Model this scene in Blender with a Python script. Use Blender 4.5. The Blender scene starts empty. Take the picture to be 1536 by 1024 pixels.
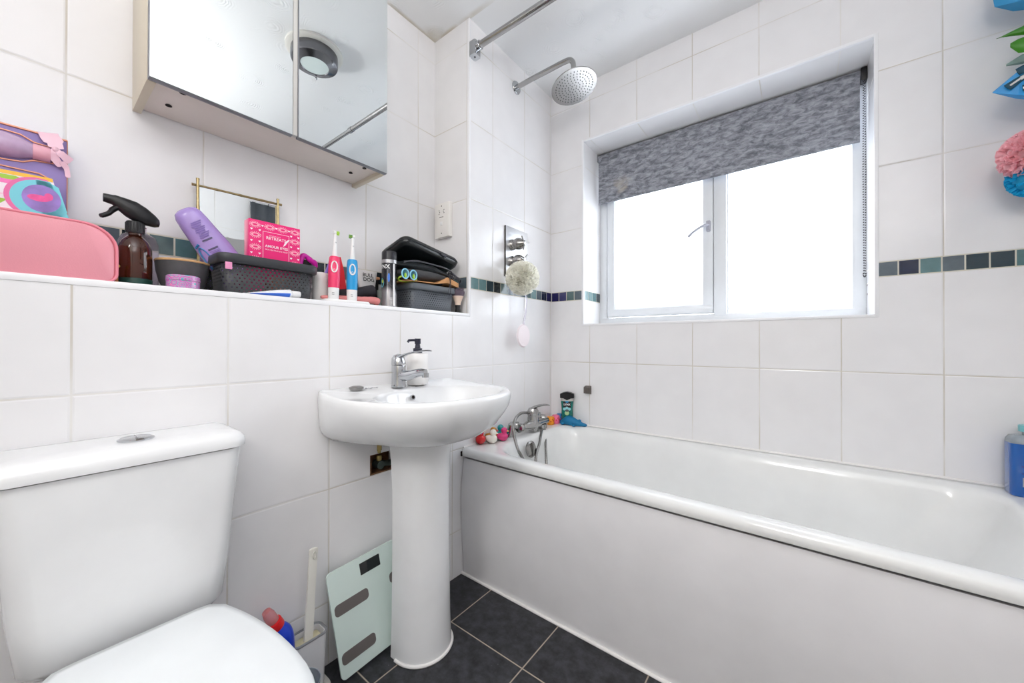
import bpy, bmesh, math, random
from mathutils import Vector, Matrix, Euler
random.seed(7)
S = bpy.context.scene
COL = S.collection
PI = math.pi

# ------------------------------------------------------------------ camera, world, lights, exposure
def camera():
    yaw, pitch, roll = 0.656258, 0.0042016, 0.001087
    F = Vector((-math.sin(yaw)*math.cos(pitch), math.cos(yaw)*math.cos(pitch), math.sin(pitch)))
    R0 = Vector((math.cos(yaw), math.sin(yaw), 0)); U0 = R0.cross(F)
    c, s = math.cos(roll), math.sin(roll)
    Rv = c*R0 + s*U0; Uv = -s*R0 + c*U0
    cd = bpy.data.cameras.new('camera'); co = bpy.data.objects.new('camera', cd); COL.objects.link(co)
    m = Matrix((Rv, Uv, -F)).transposed().to_4x4(); m.translation = (1.11541, -1.81481, 0.95719)
    co.matrix_world = m
    cd.sensor_width = 36; cd.lens = 560.245/1536*36; cd.clip_start = 0.02
    S.camera = co
camera()

W = bpy.data.worlds.new('overcast_sky'); S.world = W; W.use_nodes = True
W.node_tree.nodes['Background'].inputs[0].default_value = (0.93, 0.96, 1.0, 1)
W.node_tree.nodes['Background'].inputs[1].default_value = 3.6

def area(name, loc, rot, sx, sy, power, color=(1, 1, 1)):
    l = bpy.data.lights.new(name, 'AREA'); l.shape = 'RECTANGLE'; l.size = sx; l.size_y = sy
    l.energy = power; l.color = color
    o = bpy.data.objects.new(name, l); COL.objects.link(o); o.location = loc; o.rotation_euler = rot
    return o
# unseen fill light added beyond the doorway behind the camera
area('landing_fill', (1.05, -3.1, 2.2), (PI/5, 0, 0), 0.5, 0.5, 9, (1.0, 0.985, 0.97))
# the photographer's flash bounced off the ceiling
area('bounced_flash', (1.32, -2.0, 1.62), (PI, 0, 0), 0.22, 0.22, 9.5, (1.0, 0.99, 0.985))
S.view_settings.view_transform = 'Standard'; S.view_settings.look = 'None'
S.view_settings.gamma = 1; S.view_settings.use_curve_mapping = False
S.view_settings.exposure = 1.04
try:
    S.cycles.use_denoising = True
    S.cycles.max_bounces = 10; S.cycles.diffuse_bounces = 6; S.cycles.glossy_bounces = 5
    S.cycles.transmission_bounces = 8; S.cycles.transparent_max_bounces = 12
    S.cycles.sample_clamp_indirect = 6
except Exception: pass

# ------------------------------------------------------------------ materials
def lin(c):
    r = []
    for v in c[:3]:
        v = v/255.0
        r.append(v/12.92 if v <= 0.04045 else ((v+0.055)/1.055)**2.4)
    return (*r, 1)
MATS = {}
def mat(name, rgb, rough=0.4, metal=0.0, trans=0.0, ior=1.45, coat=0.0, bump=0.0, bscale=60, var=0.0, vscale=8, alpha=1.0, spec=None, emit=None):
    if name in MATS: return MATS[name]
    m = bpy.data.materials.new(name); m.use_nodes = True; nt = m.node_tree
    b = nt.nodes['Principled BSDF']; col = lin(rgb)
    b.inputs['Base Color'].default_value = col; b.inputs['Roughness'].default_value = rough
    b.inputs['Metallic'].default_value = metal; b.inputs['Transmission Weight'].default_value = trans
    b.inputs['IOR'].default_value = ior; b.inputs['Coat Weight'].default_value = coat
    b.inputs['Alpha'].default_value = alpha
    if spec is not None: b.inputs['Specular IOR Level'].default_value = spec
    if emit: b.inputs['Emission Color'].default_value = lin(emit[0]); b.inputs['Emission Strength'].default_value = emit[1]
    tc = nt.nodes.new('ShaderNodeTexCoord')
    n = nt.nodes.new('ShaderNodeTexNoise'); n.inputs['Scale'].default_value = bscale if bump else vscale
    n.inputs['Detail'].default_value = 4
    nt.links.new(tc.outputs['Object'], n.inputs['Vector'])
    if bump:
        bp = nt.nodes.new('ShaderNodeBump'); bp.inputs['Strength'].default_value = bump; bp.inputs['Distance'].default_value = 0.002
        nt.links.new(n.outputs['Fac'], bp.inputs['Height']); nt.links.new(bp.outputs['Normal'], b.inputs['Normal'])
    v = var if var else 0.03
    n2 = n
    if bump:
        n2 = nt.nodes.new('ShaderNodeTexNoise'); n2.inputs['Scale'].default_value = vscale; n2.inputs['Detail'].default_value = 4
        nt.links.new(tc.outputs['Object'], n2.inputs['Vector'])
    rp = nt.nodes.new('ShaderNodeMapRange'); rp.inputs[1].default_value = .3; rp.inputs[2].default_value = .7
    rp.inputs[3].default_value = 1-v; rp.inputs[4].default_value = 1+v
    nt.links.new(n2.outputs['Fac'], rp.inputs[0])
    mx = nt.nodes.new('ShaderNodeVectorMath'); mx.operation = 'SCALE'; mx.inputs[0].default_value = col[:3]
    nt.links.new(rp.outputs[0], mx.inputs['Scale']); nt.links.new(mx.outputs[0], b.inputs['Base Color'])
    MATS[name] = m; return m

class NT:
    """tiny node maths helper"""
    def __init__(s, m): s.m = m; s.nt = m.node_tree
    def n(s, t): return s.nt.nodes.new(t)
    def l(s, a, b): s.nt.links.new(a, b)
    def mth(s, op, a, b=None, c=None):
        x = s.n('ShaderNodeMath'); x.operation = op
        for i, v in enumerate((a, b, c)):
            if v is None: continue
            if isinstance(v, (int, float)): x.inputs[i].default_value = v
            else: s.l(v, x.inputs[i])
        return x.outputs[0]
    def mr(s, v, a, b, c=0, d=1, smooth=True):
        x = s.n('ShaderNodeMapRange'); x.interpolation_type = 'SMOOTHSTEP' if smooth else 'LINEAR'
        s.l(v, x.inputs[0])
        for i, q in enumerate((a, b, c, d)): x.inputs[i+1].default_value = q
        return x.outputs[0]
    def mix(s, f, a, b):
        x = s.n('ShaderNodeMix'); x.data_type = 'RGBA'
        if isinstance(f, (int, float)): x.inputs[0].default_value = f
        else: s.l(f, x.inputs[0])
        for i, v in ((6, a), (7, b)):
            if isinstance(v, tuple): x.inputs[i].default_value = v
            else: s.l(v, x.inputs[i])
        return x.outputs[2]

def tile_wall_mat():
    m = bpy.data.materials.new('white_wall_tiles'); m.use_nodes = True; t = NT(m); b = m.node_tree.nodes['Principled BSDF']
    g = t.n('ShaderNodeNewGeometry'); sp = t.n('ShaderNodeSeparateXYZ'); t.l(g.outputs['Position'], sp.inputs[0])
    sn = t.n('ShaderNodeSeparateXYZ'); t.l(g.outputs['True Normal'], sn.inputs[0])
    X, Y, Z = sp.outputs
    nx = t.mth('GREATER_THAN', t.mth('ABSOLUTE', sn.outputs[0]), .5)
    nz = t.mth('GREATER_THAN', t.mth('ABSOLUTE', sn.outputs[2]), .5)
    def dist(u, u0, p):
        f = t.mth('FRACT', t.mth('DIVIDE', t.mth('SUBTRACT', u, u0-20*p), p))
        return t.mth('MULTIPLY', t.mth('SUBTRACT', .5, t.mth('ABSOLUTE', t.mth('SUBTRACT', f, .5))), p)
    dx = dist(X, .2361, .25); dy = dist(Y, -.0124, .25)
    du = t.mth('ADD', t.mth('MULTIPLY', nx, dy), t.mth('MULTIPLY', t.mth('SUBTRACT', 1, nx), dx))
    hi = t.mth('GREATER_THAN', Z, 1.21)
    dz = dist(t.mth('SUBTRACT', Z, t.mth('MULTIPLY', hi, .05)), .855, .335)
    dz = t.mth('ADD', dz, nz)
    d = t.mth('MINIMUM', du, dz)
    wob = t.n('ShaderNodeTexNoise'); wob.inputs['Scale'].default_value = 9; t.l(g.outputs['Position'], wob.inputs['Vector'])
    groutf = t.mr(d, .0013, .0021, 1, 0)
    gn = t.n('ShaderNodeTexNoise'); gn.inputs['Scale'].default_value = 3; gn.inputs['Detail'].default_value = 5; t.l(g.outputs['Position'], gn.inputs['Vector'])
    gcol = t.mix(t.mr(gn.outputs['Fac'], .40, .62), lin((228, 226, 223)), lin((206, 200, 190)))
    tcol = t.mix(t.mr(wob.outputs['Fac'], .3, .7), lin((236, 235, 236)), lin((239, 238, 239)))
    t.l(t.mix(groutf, tcol, gcol), b.inputs['Base Color'])
    t.l(t.mr(groutf, 0, 1, .16, .7), b.inputs['Roughness'])
    h = t.mth('ADD', t.mth('MULTIPLY', t.mr(d, .0010, .0050), 1.0), t.mth('MULTIPLY', wob.outputs['Fac'], .25))
    bp = t.n('ShaderNodeBump'); bp.inputs['Strength'].default_value = .45; bp.inputs['Distance'].default_value = .0016
    t.l(h, bp.inputs['Height']); t.l(bp.outputs['Normal'], b.inputs['Normal'])
    return m
TILE = tile_wall_mat()

def floor_mat():
    m = bpy.data.materials.new('slate_floor_tiles'); m.use_nodes = True; t = NT(m); b = m.node_tree.nodes['Principled BSDF']
    g = t.n('ShaderNodeNewGeometry'); sp = t.n('ShaderNodeSeparateXYZ'); t.l(g.outputs['Position'], sp.inputs[0])
    def dist(u, u0, p):
        f = t.mth('FRACT', t.mth('DIVIDE', t.mth('SUBTRACT', u, u0-20*p), p))
        return t.mth('MULTIPLY', t.mth('SUBTRACT', .5, t.mth('ABSOLUTE', t.mth('SUBTRACT', f, .5))), p)
    d = t.mth('MINIMUM', dist(sp.outputs[0], .165, .302), dist(sp.outputs[1], -.922, .302))
    gf = t.mr(d, .0014, .0024, 1, 0)
    n1 = t.n('ShaderNodeTexNoise'); n1.inputs['Scale'].default_value = 28; n1.inputs['Detail'].default_value = 8; n1.inputs['Roughness'].default_value = .7; t.l(g.outputs['Position'], n1.inputs['Vector'])
    n2 = t.n('ShaderNodeTexNoise'); n2.inputs['Scale'].default_value = 230; n2.inputs['Detail'].default_value = 3; t.l(g.outputs['Position'], n2.inputs['Vector'])
    c = t.mix(t.mr(n1.outputs['Fac'], .30, .74), lin((16, 17, 20)), lin((70, 71, 76)))
    c = t.mix(t.mr(n2.outputs['Fac'], .70, .80), c, lin((150, 150, 152)))
    t.l(t.mix(gf, c, lin((172, 160, 144))), b.inputs['Base Color'])
    t.l(t.mr(n1.outputs['Fac'], .3, .7, .45, .68), b.inputs['Roughness'])
    bp = t.n('ShaderNodeBump'); bp.inputs['Strength'].default_value = .35; bp.inputs['Distance'].default_value = .002
    t.l(t.mth('ADD', t.mr(d, .001, .004), t.mth('MULTIPLY', n1.outputs['Fac'], .5)), bp.inputs['Height']); t.l(bp.outputs['Normal'], b.inputs['Normal'])
    return m
def ceiling_mat():
    m = bpy.data.materials.new('swirled_plaster'); m.use_nodes = True; t = NT(m); b = m.node_tree.nodes['Principled BSDF']
    g = t.n('ShaderNodeNewGeometry')
    v = t.n('ShaderNodeTexVoronoi'); v.inputs['Scale'].default_value = 6.5; v.inputs['Randomness'].default_value = .8
    nn = t.n('ShaderNodeTexNoise'); nn.inputs['Scale'].default_value = 9; nn.inputs['Detail'].default_value = 3; t.l(g.outputs['Position'], nn.inputs['Vector'])
    ad = t.n('ShaderNodeVectorMath'); ad.operation = 'MULTIPLY_ADD'; t.l(nn.outputs['Color'], ad.inputs[0]); ad.inputs[1].default_value = (.05, .05, .0); t.l(g.outputs['Position'], ad.inputs[2])
    t.l(ad.outputs[0], v.inputs['Vector'])
    s = t.mth('SINE', t.mth('MULTIPLY', v.outputs['Distance'], 110))
    s = t.mth('MULTIPLY', s, t.mr(v.outputs['Distance'], .52, .12, 0, 1))
    s = t.mth('MULTIPLY', s, t.mr(nn.outputs['Fac'], .42, .6))
    bp = t.n('ShaderNodeBump'); bp.inputs['Strength'].default_value = .5; bp.inputs['Distance'].default_value = .0022
    t.l(s, bp.inputs['Height']); t.l(bp.outputs['Normal'], b.inputs['Normal'])
    sp = t.n('ShaderNodeSeparateXYZ'); t.l(g.outputs['Position'], sp.inputs[0])
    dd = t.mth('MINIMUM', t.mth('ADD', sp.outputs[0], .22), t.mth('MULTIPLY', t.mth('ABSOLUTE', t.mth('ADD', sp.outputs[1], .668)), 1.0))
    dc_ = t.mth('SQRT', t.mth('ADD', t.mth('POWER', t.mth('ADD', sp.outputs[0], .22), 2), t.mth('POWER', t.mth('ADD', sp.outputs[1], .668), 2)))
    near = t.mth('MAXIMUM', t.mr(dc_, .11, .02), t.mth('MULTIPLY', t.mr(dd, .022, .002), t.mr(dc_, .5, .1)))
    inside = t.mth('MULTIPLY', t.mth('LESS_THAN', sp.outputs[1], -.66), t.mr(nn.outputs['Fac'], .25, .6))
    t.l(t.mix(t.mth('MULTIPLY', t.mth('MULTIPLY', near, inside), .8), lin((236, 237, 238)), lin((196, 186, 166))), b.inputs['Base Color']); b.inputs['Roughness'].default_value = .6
    return m

CER = mat('white_ceramic', (234, 235, 236), .09, coat=.3)
BATHW = mat('white_acrylic', (236, 237, 236), .14, coat=.2)
PANEL = mat('bath_panel_plastic', (229, 228, 230), .32)
CHROME = mat('chrome', (188, 190, 193), .10, 1.0)
DCHROME = mat('brushed_chrome', (150, 148, 146), .24, 1.0, bump=.15, bscale=90)
CHROMER = mat('dull_chrome', (172, 171, 170), .17, 1.0)
TRIMW = mat('white_plastic_trim', (243, 243, 245), .25)
UPVC = mat('white_upvc', (226, 229, 232), .3)
SIL = mat('white_silicone', (240, 238, 236), .4)
BLACK = mat('black_plastic', (24, 24, 27), .35)
BASK = None
WHITEP = mat('white_plastic', (238, 238, 238), .3)
DARKHOLE = mat('dark_hole', (38, 30, 26), .7)

# ------------------------------------------------------------------ mesh helpers
def basis(axis, up=(0, 0, 1)):
    z = Vector(axis).normalized(); u = Vector(up)
    if abs(z.dot(u)) > .98: u = Vector((1, 0, 0))
    x = u.cross(z).normalized(); y = z.cross(x)
    return Matrix((x, y, z)).transposed()
def box(bm, x0, x1, y0, y1, z0, z1, bev=0, seg=2, mi=0, M=None):
    r = bmesh.ops.create_cube(bm, size=1)
    vs = r['verts']
    for v in vs:
        v.co = Vector(((x0+x1)/2+v.co.x*(x1-x0), (y0+y1)/2+v.co.y*(y1-y0), (z0+z1)/2+v.co.z*(z1-z0)))
    fs = set(f for v in vs for f in v.link_faces)
    for f in fs: f.material_index = mi
    if bev:
        es = list(set(e for v in vs for e in v.link_edges))
        r2 = bmesh.ops.bevel(bm, geom=es, offset=bev, segments=seg, affect='EDGES', profile=.5)
        allv = set(v for f in r2['faces'] for v in f.verts) | set(v for v in vs if v.is_valid)
        for f in r2['faces']: f.material_index = mi
        vs = list(allv)
    if M is not None:
        for v in vs: v.co = M @ v.co
    return vs
def loft(bm, rings, closed=True, cap0=True, cap1=True, mi=0, loop=False):
    R = [[bm.verts.new(p) for p in r] for r in rings]
    n = len(rings[0]); out = []
    pairs = list(zip(R[:-1], R[1:])) + ([(R[-1], R[0])] if loop else [])
    for a, b in pairs:
        for i in range(n if closed else n-1):
            j = (i+1) % n
            try: f = bm.faces.new((a[i], a[j], b[j], b[i])); f.material_index = mi; out.append(f)
            except ValueError: pass
    if cap0 and closed: f = bm.faces.new(R[0][::-1]); f.material_index = mi
    if cap1 and closed: f = bm.faces.new(R[-1]); f.material_index = mi
    return R
def circ(c, r, n=24, axis=(0, 0, 1), a0=0):
    B = basis(axis); c = Vector(c)
    rx, ry = (r if isinstance(r, (tuple, list)) else (r, r))
    return [c + B @ Vector((rx*math.cos(a0+2*PI*i/n), ry*math.sin(a0+2*PI*i/n), 0)) for i in range(n)]
def lathe(bm, prof, c=(0, 0, 0), axis=(0, 0, 1), n=28, mi=0, cap=True, sc=(1, 1)):
    B = basis(axis) if tuple(axis) != (0, 0, 1) else Matrix.Identity(3)
    c = Vector(c); rings = []
    for r, z in prof:
        r = max(r, 1e-5)
        rings.append([c + B @ Vector((r*sc[0]*math.cos(2*PI*i/n), r*sc[1]*math.sin(2*PI*i/n), z)) for i in range(n)])
    return loft(bm, rings, cap0=cap, cap1=cap, mi=mi)
def smoothpath(pts, k=6, closed=False):
    P = [Vector(p) for p in pts]; out = []; n = len(P)
    rng = range(n if closed else n-1)
    for i in rng:
        g = (lambda j: P[j % n]) if closed else (lambda j: P[min(max(j, 0), n-1)])
        p0, p1, p2, p3 = g(i-1), g(i), g(i+1), g(i+2)
        for s in range(k):
            t = s/k
            out.append(.5*((2*p1)+(-p0+p2)*t+(2*p0-5*p1+4*p2-p3)*t*t+(-p0+3*p1-3*p2+p3)*t**3))
    if not closed: out.append(P[-1])
    return out
def tube(bm, pts, r, n=12, mi=0, cap=True, closed=False, flat=1.0):
    P = [Vector(p) for p in pts]; m = len(P); rings = []
    nrm = None
    for i, p in enumerate(P):
        if closed: t = (P[(i+1) % m]-P[i-1]).normalized()
        else: t = (P[min(i+1, m-1)]-P[max(i-1, 0)]).normalized()
        if nrm is None:
            up = Vector((0, 0, 1)) if abs(t.z) < .9 else Vector((1, 0, 0))
            nrm = (up - t*up.dot(t)).normalized()
        else: nrm = (nrm - t*nrm.dot(t)).normalized()
        bn = t.cross(nrm); rr = r[i] if isinstance(r, (list, tuple)) else r
        rings.append([p + rr*(math.cos(2*PI*k/n)*nrm*flat + math.sin(2*PI*k/n)*bn) for k in range(n)])
    return loft(bm, rings, cap0=cap and not closed, cap1=cap and not closed, mi=mi, loop=closed)
def prism(bm, poly, d0, d1, plane='yz', mi=0, M=None):
    """poly 2d outline extruded along the remaining axis from d0 to d1"""
    def P(u, v, d):
        q = {'yz': (d, u, v), 'xy': (u, v, d), 'xz': (u, d, v)}[plane]
        q = Vector(q); return M @ q if M is not None else q
    return loft(bm, [[P(u, v, d0) for u, v in poly], [P(u, v, d1) for u, v in poly]], mi=mi)
def ball(bm, c, r, n=20, mi=0, M=None):
    rx, ry, rz = r if isinstance(r, (tuple, list)) else (r, r, r)
    res = bmesh.ops.create_uvsphere(bm, u_segments=n, v_segments=max(8, n*2//3), radius=1)
    for v in res['verts']:
        p = Vector((v.co.x*rx, v.co.y*ry, v.co.z*rz))
        if M is not None: p = M @ p
        v.co = p + Vector(c)
    for f in set(f for v in res['verts'] for f in v.link_faces): f.material_index = mi
    return res['verts']
def rrect(x0, x1, y0, y1, r, n=6):
    """rounded rectangle outline, r a number or 4 radii for corners (x1,y1),(x0,y1),(x0,y0),(x1,y0)"""
    if not isinstance(r, (tuple, list)): r = (r,)*4
    out = []
    for (cx, cy, sx, sy, a), q in zip(((x1, y1, -1, -1, 0), (x0, y1, 1, -1, PI/2), (x0, y0, 1, 1, PI), (x1, y0, -1, 1, 1.5*PI)), r):
        for i in range(n+1):
            t = a+PI/2*i/n
            out.append((cx+sx*q+q*math.cos(t), cy+sy*q+q*math.sin(t)))
    return out
def ring(poly, z): return [Vector((x, y, z)) for x, y in poly]
def inset(poly, s):
    cx = sum(p[0] for p in poly)/len(poly); cy = sum(p[1] for p in poly)/len(poly)
    w = max(p[0] for p in poly)-min(p[0] for p in poly); h = max(p[1] for p in poly)-min(p[1] for p in poly)
    return [(cx+(x-cx)*(1-2*s/w), cy+(y-cy)*(1-2*s/h)) for x, y in poly]

def finish(name, bm, mats, parent=None, angle=35, kind=None):
    bmesh.ops.recalc_face_normals(bm, faces=bm.faces)
    me = bpy.data.meshes.new(name)
    if parent is not None:
        bpy.context.view_layer.update()
        q = parent; M = Matrix.Identity(4)
        while q is not None:
            M = Matrix.LocRotScale(q.location, q.rotation_euler, q.scale) @ M; q = q.parent
        bm.transform(M.inverted())
    bm.to_mesh(me); bm.free()
    for m in (mats if isinstance(mats, (list, tuple)) else [mats]): me.materials.append(m)
    if angle:
        for p in me.polygons: p.use_smooth = True
        me.set_sharp_from_angle(angle=math.radians(angle))
    o = bpy.data.objects.new(name, me); COL.objects.link(o)
    if parent is not None: o.parent = parent
    if kind: o['kind'] = kind
    return o
def thing(name, label, cat, loc=(0, 0, 0), rot=(0, 0, 0), group=None):
    o = bpy.data.objects.new(name, None); COL.objects.link(o); o.empty_display_size = .05
    o.location = loc; o.rotation_euler = rot; o['label'] = label; o['category'] = cat
    if group: o['group'] = group
    return o
def tag(o, label, cat, group=None):
    o['label'] = label; o['category'] = cat
    if group: o['group'] = group
    return o
def B(): return bmesh.new()
def textmesh(s, size, fn, name, material, parent, extrude=0.0, align='CENTER', shear=0.0, bold=0.0):
    """lettering turned into a mesh, mapped by fn(u,v)->world point"""
    cu = bpy.data.curves.new('t', 'FONT'); cu.body = s; cu.size = size; cu.align_x = align; cu.align_y = 'CENTER'
    cu.shear = shear; cu.offset = bold; cu.resolution_u = 3
    o = bpy.data.objects.new('t', cu); COL.objects.link(o)
    bpy.context.view_layer.update()
    me = bpy.data.meshes.new_from_object(o.evaluated_get(bpy.context.evaluated_depsgraph_get()))
    bpy.data.objects.remove(o)
    bm = B(); bm.from_mesh(me); bpy.data.meshes.remove(me)
    for v in bm.verts: v.co = Vector(fn(v.co.x, v.co.y))
    return finish(name, bm, material, parent, angle=0)
def flatpoly(bm, pts, mi=0):
    f = bm.faces.new([bm.verts.new(p) for p in pts]); f.material_index = mi; return f

# ------------------------------------------------------------------ the room
CEIL = 2.346; RB = -2.42; RX = 1.70; LED = 1.081; RY = -.668
PAL = {}
for k, c in dict(navy=(26, 36, 62), dark=(38, 58, 68), slate=(92, 104, 112), teal=(92, 126, 130), grey=(86, 108, 110), pale=(122, 150, 152), indigo=(34, 32, 84), purple=(62, 62, 108), ink=(34, 42, 48)).items():
    PAL[k] = mat('mosaic_'+k, c, .12, coat=.3, var=.10, vscale=40)
PK = list(PAL); GR = mat('mosaic_grout', (214, 210, 196), .7)
WM = [TILE, GR] + [PAL[k] for k in PK]
def mosaic(bm, a0, a1, place, seq=None, p=.0503):
    """a row of small glass tiles between a0 and a1; place(u, v, d) gives the point"""
    def slab(u0, u1, v0, v1, d, mi):
        vs = [bm.verts.new(place(u, v, dd)) for dd in (0, d) for u, v in ((u0, v0), (u1, v0), (u1, v1), (u0, v1))]
        for q in ((4, 5, 6, 7), (0, 1, 5, 4), (1, 2, 6, 5), (2, 3, 7, 6), (3, 0, 4, 7)):
            f = bm.faces.new([vs[i] for i in q]); f.material_index = mi
    lo, hi = min(a0, a1), max(a0, a1); s = 1 if a1 > a0 else -1
    slab(lo, hi, 1.188, 1.242, .0004, 1)
    u = a0; i = 0
    while (u-a1)*s < -.006:
        e = u+s*p
        if (e-a1)*s > 0: e = a1
        k = seq[i] if seq and i < len(seq) else random.choice(['teal', 'grey', 'slate', 'dark', 'pale', 'ink'])
        slab(min(u, e)+.002, max(u, e)-.002, 1.1915, 1.2385, .0012, 2+PK.index(k))
        u = e; i += 1
# basin wall: boxed-in lower part, full height pier by the window wall, recess behind the ledge
b = B()
hy0, hy1, hz0, hz1 = -1.128, -1.02, .522, .588
box(b, -.26, -.06, RB, RY, 0, LED)
box(b, -.06, 0, RB, hy0, 0, LED); box(b, -.06, 0, hy1, RY, 0, LED)
box(b, -.06, 0, hy0, hy1, 0, hz0); box(b, -.06, 0, hy0, hy1, hz1, LED)
box(b, -.26, 0, RY, 0, 0, CEIL)
box(b, -.26, -.22, RB, RY, LED, CEIL)
mosaic(b, -.657, 0, lambda u, v, d: (d, u, v), ['teal', 'teal', 'dark', 'ink', 'grey', 'slate', 'ink', 'dark', 'grey', 'pale', 'slate', 'navy', 'indigo'])
mosaic(b, -.012, -.22, lambda u, v, d: (u, RY-d, v), ['slate', 'teal', 'teal', 'grey'])
mosaic(b, RY, -2.3, lambda u, v, d: (-.22+d, u, v), ['teal', 'slate', 'teal', 'grey', 'dark', 'ink', 'grey', 'teal', 'slate', 'navy', 'ink', 'slate', 'teal', 'dark', 'teal', 'grey', 'slate', 'teal', 'grey', 'ink', 'slate', 'navy'])
finish('wall_left', b, WM, angle=0, kind='structure')
# window wall with its opening
WX0, WX1, WZ0, WZ1, WD = .199, 1.326, 1.058, 2.037, .21
b = B()
box(b, -.26, WX0, 0, .30, 0, CEIL); box(b, WX1, RX+.1, 0, .30, 0, CEIL)
box(b, WX0, WX1, 0, .30, 0, WZ0); box(b, WX0, WX1, 0, .30, WZ1, CEIL)
mosaic(b, 0.002, WX0-.008, lambda u, v, d: (u, -d, v), ['indigo', 'purple', 'grey', 'slate'], .0475)
mosaic(b, WX1+.007, RX, lambda u, v, d: (u, -d, v), ['slate', 'navy', 'teal', 'slate', 'dark', 'dark', 'teal', 'grey'], .0497)
mosaic(b, .008, WD, lambda u, v, d: (WX0+d, u, v), ['pale', 'pale', 'teal', 'dark'])
finish('wall_back', b, WM, angle=0, kind='structure')
b = B(); box(b, RX, RX+.1, RB-.1, 0, 0, CEIL)
mosaic(b, -.002, -.9, lambda u, v, d: (RX-d, u, v))
finish('wall_right', b, WM, angle=0, kind='structure')
b = B(); box(b, -.26, .55, RB-.1, RB, 0, CEIL); box(b, 1.55, RX, RB-.1, RB, 0, CEIL); box(b, .55, 1.55, RB-.1, RB, 2.1, CEIL)
finish('wall_front', b, TILE, angle=0, kind='structure')
b = B(); box(b, -.26, RX, RB-1.2, 0, -.06, 0); finish('floor', b, floor_mat(), angle=0, kind='structure')
b = B(); box(b, -.26, RX+.1, RB-1.2, .3, CEIL, CEIL+.06); finish('ceiling', b, ceiling_mat(), angle=0, kind='structure')
b = B(); box(b, .40, .55, RB-1.2, RB-.1, 0, CEIL); box(b, 1.60, 1.75, RB-1.2, RB-.1, 0, CEIL); box(b, .40, 1.75, RB-1.3, RB-1.2, 0, CEIL)  # unseen landing box, added to keep sky light out of the doorway
finish('wall_added_landing', b, mat('landing_paint', (226, 222, 214), .7), angle=0, kind='structure')
# white edge trims
b = B()
box(b, -.014, .002, RB, RY+.003, LED-.012, LED+.002, .0015)
finish('trim_1', b, TRIMW, kind='structure')
b = B(); box(b, -.012, .0025, RY-.0025, RY+.009, LED-.012, CEIL, .003); finish('trim_2', b, TRIMW, kind='structure')
b = B()
t = .009
box(b, WX0-t, WX0+.002, -.003, .012, WZ0-t, WZ1+t, .0012); box(b, WX1-.002, WX1+t, -.003, .012, WZ0-t, WZ1+t, .0012)
box(b, WX0, WX1, -.003, .012, WZ0-t, WZ0+.002, .0012); box(b, WX0, WX1, -.003, .012, WZ1-.002, WZ1+t, .0012)
finish('trim_3', b, TRIMW, kind='structure')

# window
def pane_mat():
    m = bpy.data.materials.new('frosted_glass'); m.use_nodes = True; t = NT(m); nt = m.node_tree
    nt.nodes.remove(nt.nodes['Principled BSDF']); out = nt.nodes['Material Output']
    tr = t.n('ShaderNodeBsdfTranslucent'); tr.inputs[0].default_value = (.86, .88, .9, 1)
    gl = t.n('ShaderNodeBsdfGlossy'); gl.inputs['Roughness'].default_value = .25
    mx = t.n('ShaderNodeMixShader'); mx.inputs[0].default_value = .05
    t.l(tr.outputs[0], mx.inputs[1]); t.l(gl.outputs[0], mx.inputs[2]); t.l(mx.outputs[0], out.inputs[0])
    return m
PANE = pane_mat()
win = bpy.data.objects.new('window_1', None); COL.objects.link(win); win.location = (.76, WD, WZ0); win['kind'] = 'structure'
def frame(bm, x0, x1, z0, z1, w, y0, y1, bev=.004):
    box(bm, x0, x1, y0, y1, z0, z0+w, bev); box(bm, x0, x1, y0, y1, z1-w, z1, bev)
    d = .0012
    box(bm, x0, x0+w, y0+d, y1, z0+w-bev*1.5, z1-w+bev*1.5, bev*.3); box(bm, x1-w, x1, y0+d, y1, z0+w-bev*1.5, z1-w+bev*1.5, bev*.3)
b = B(); frame(b, WX0, WX1, WZ0, WZ1, .042, WD, WD+.07)
box(b, .786, .842, WD-.004, WD+.07, WZ0+.03, WZ1-.03, .006)
frame(b, .834, WX1-.012, WZ0+.03, WZ1-.012, .014, WD+.012, WD+.05, .004)
finish('window_frame', b, UPVC, win)
b = B(); frame(b, .246, .784, WZ0+.046, WZ1-.044, .042, WD-.006, WD+.05, .006)
frame(b, .282, .748, WZ0+.082, WZ1-.080, .01, WD+.002, WD+.04, .002)
finish('opening_sash', b, UPVC, win)
b = B(); box(b, .284, .745, WD+.022, WD+.026, WZ0+.086, WZ1-.084); finish('glass_pane', b, PANE, win)
b = B(); box(b, .844, WX1-.022, WD+.034, WD+.038, WZ0+.04, WZ1-.022); finish('glass_pane', b, PANE, win)
b = B(); box(b, .757, .775, WD-.024, WD-.004, 1.50, 1.55, .003)
tube(b, smoothpath([(.762, WD-.012, 1.527), (.758, WD-.040, 1.525), (.735, WD-.045, 1.516), (.705, WD-.045, 1.498), (.682, WD-.043, 1.480)], 5), .011, 10, flat=.6)
finish('window_handle', b, mat('handle_white', (170, 170, 180), .4), win)

# mastic bead along the foot of the bath, and small stains
b = B(); tube(b, [(0, -.707, .003), (RX, -.722, .003)], .006, 8); finish('trim_4', b, SIL, kind='structure')
b = B(); tube(b, [(0, -.001, .521), (RX, -.001, .523)], .005, 8); tube(b, [(.001, 0, .521), (.001, -.70, .521)], .005, 8); finish('trim_5', b, SIL, kind='structure')

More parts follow.
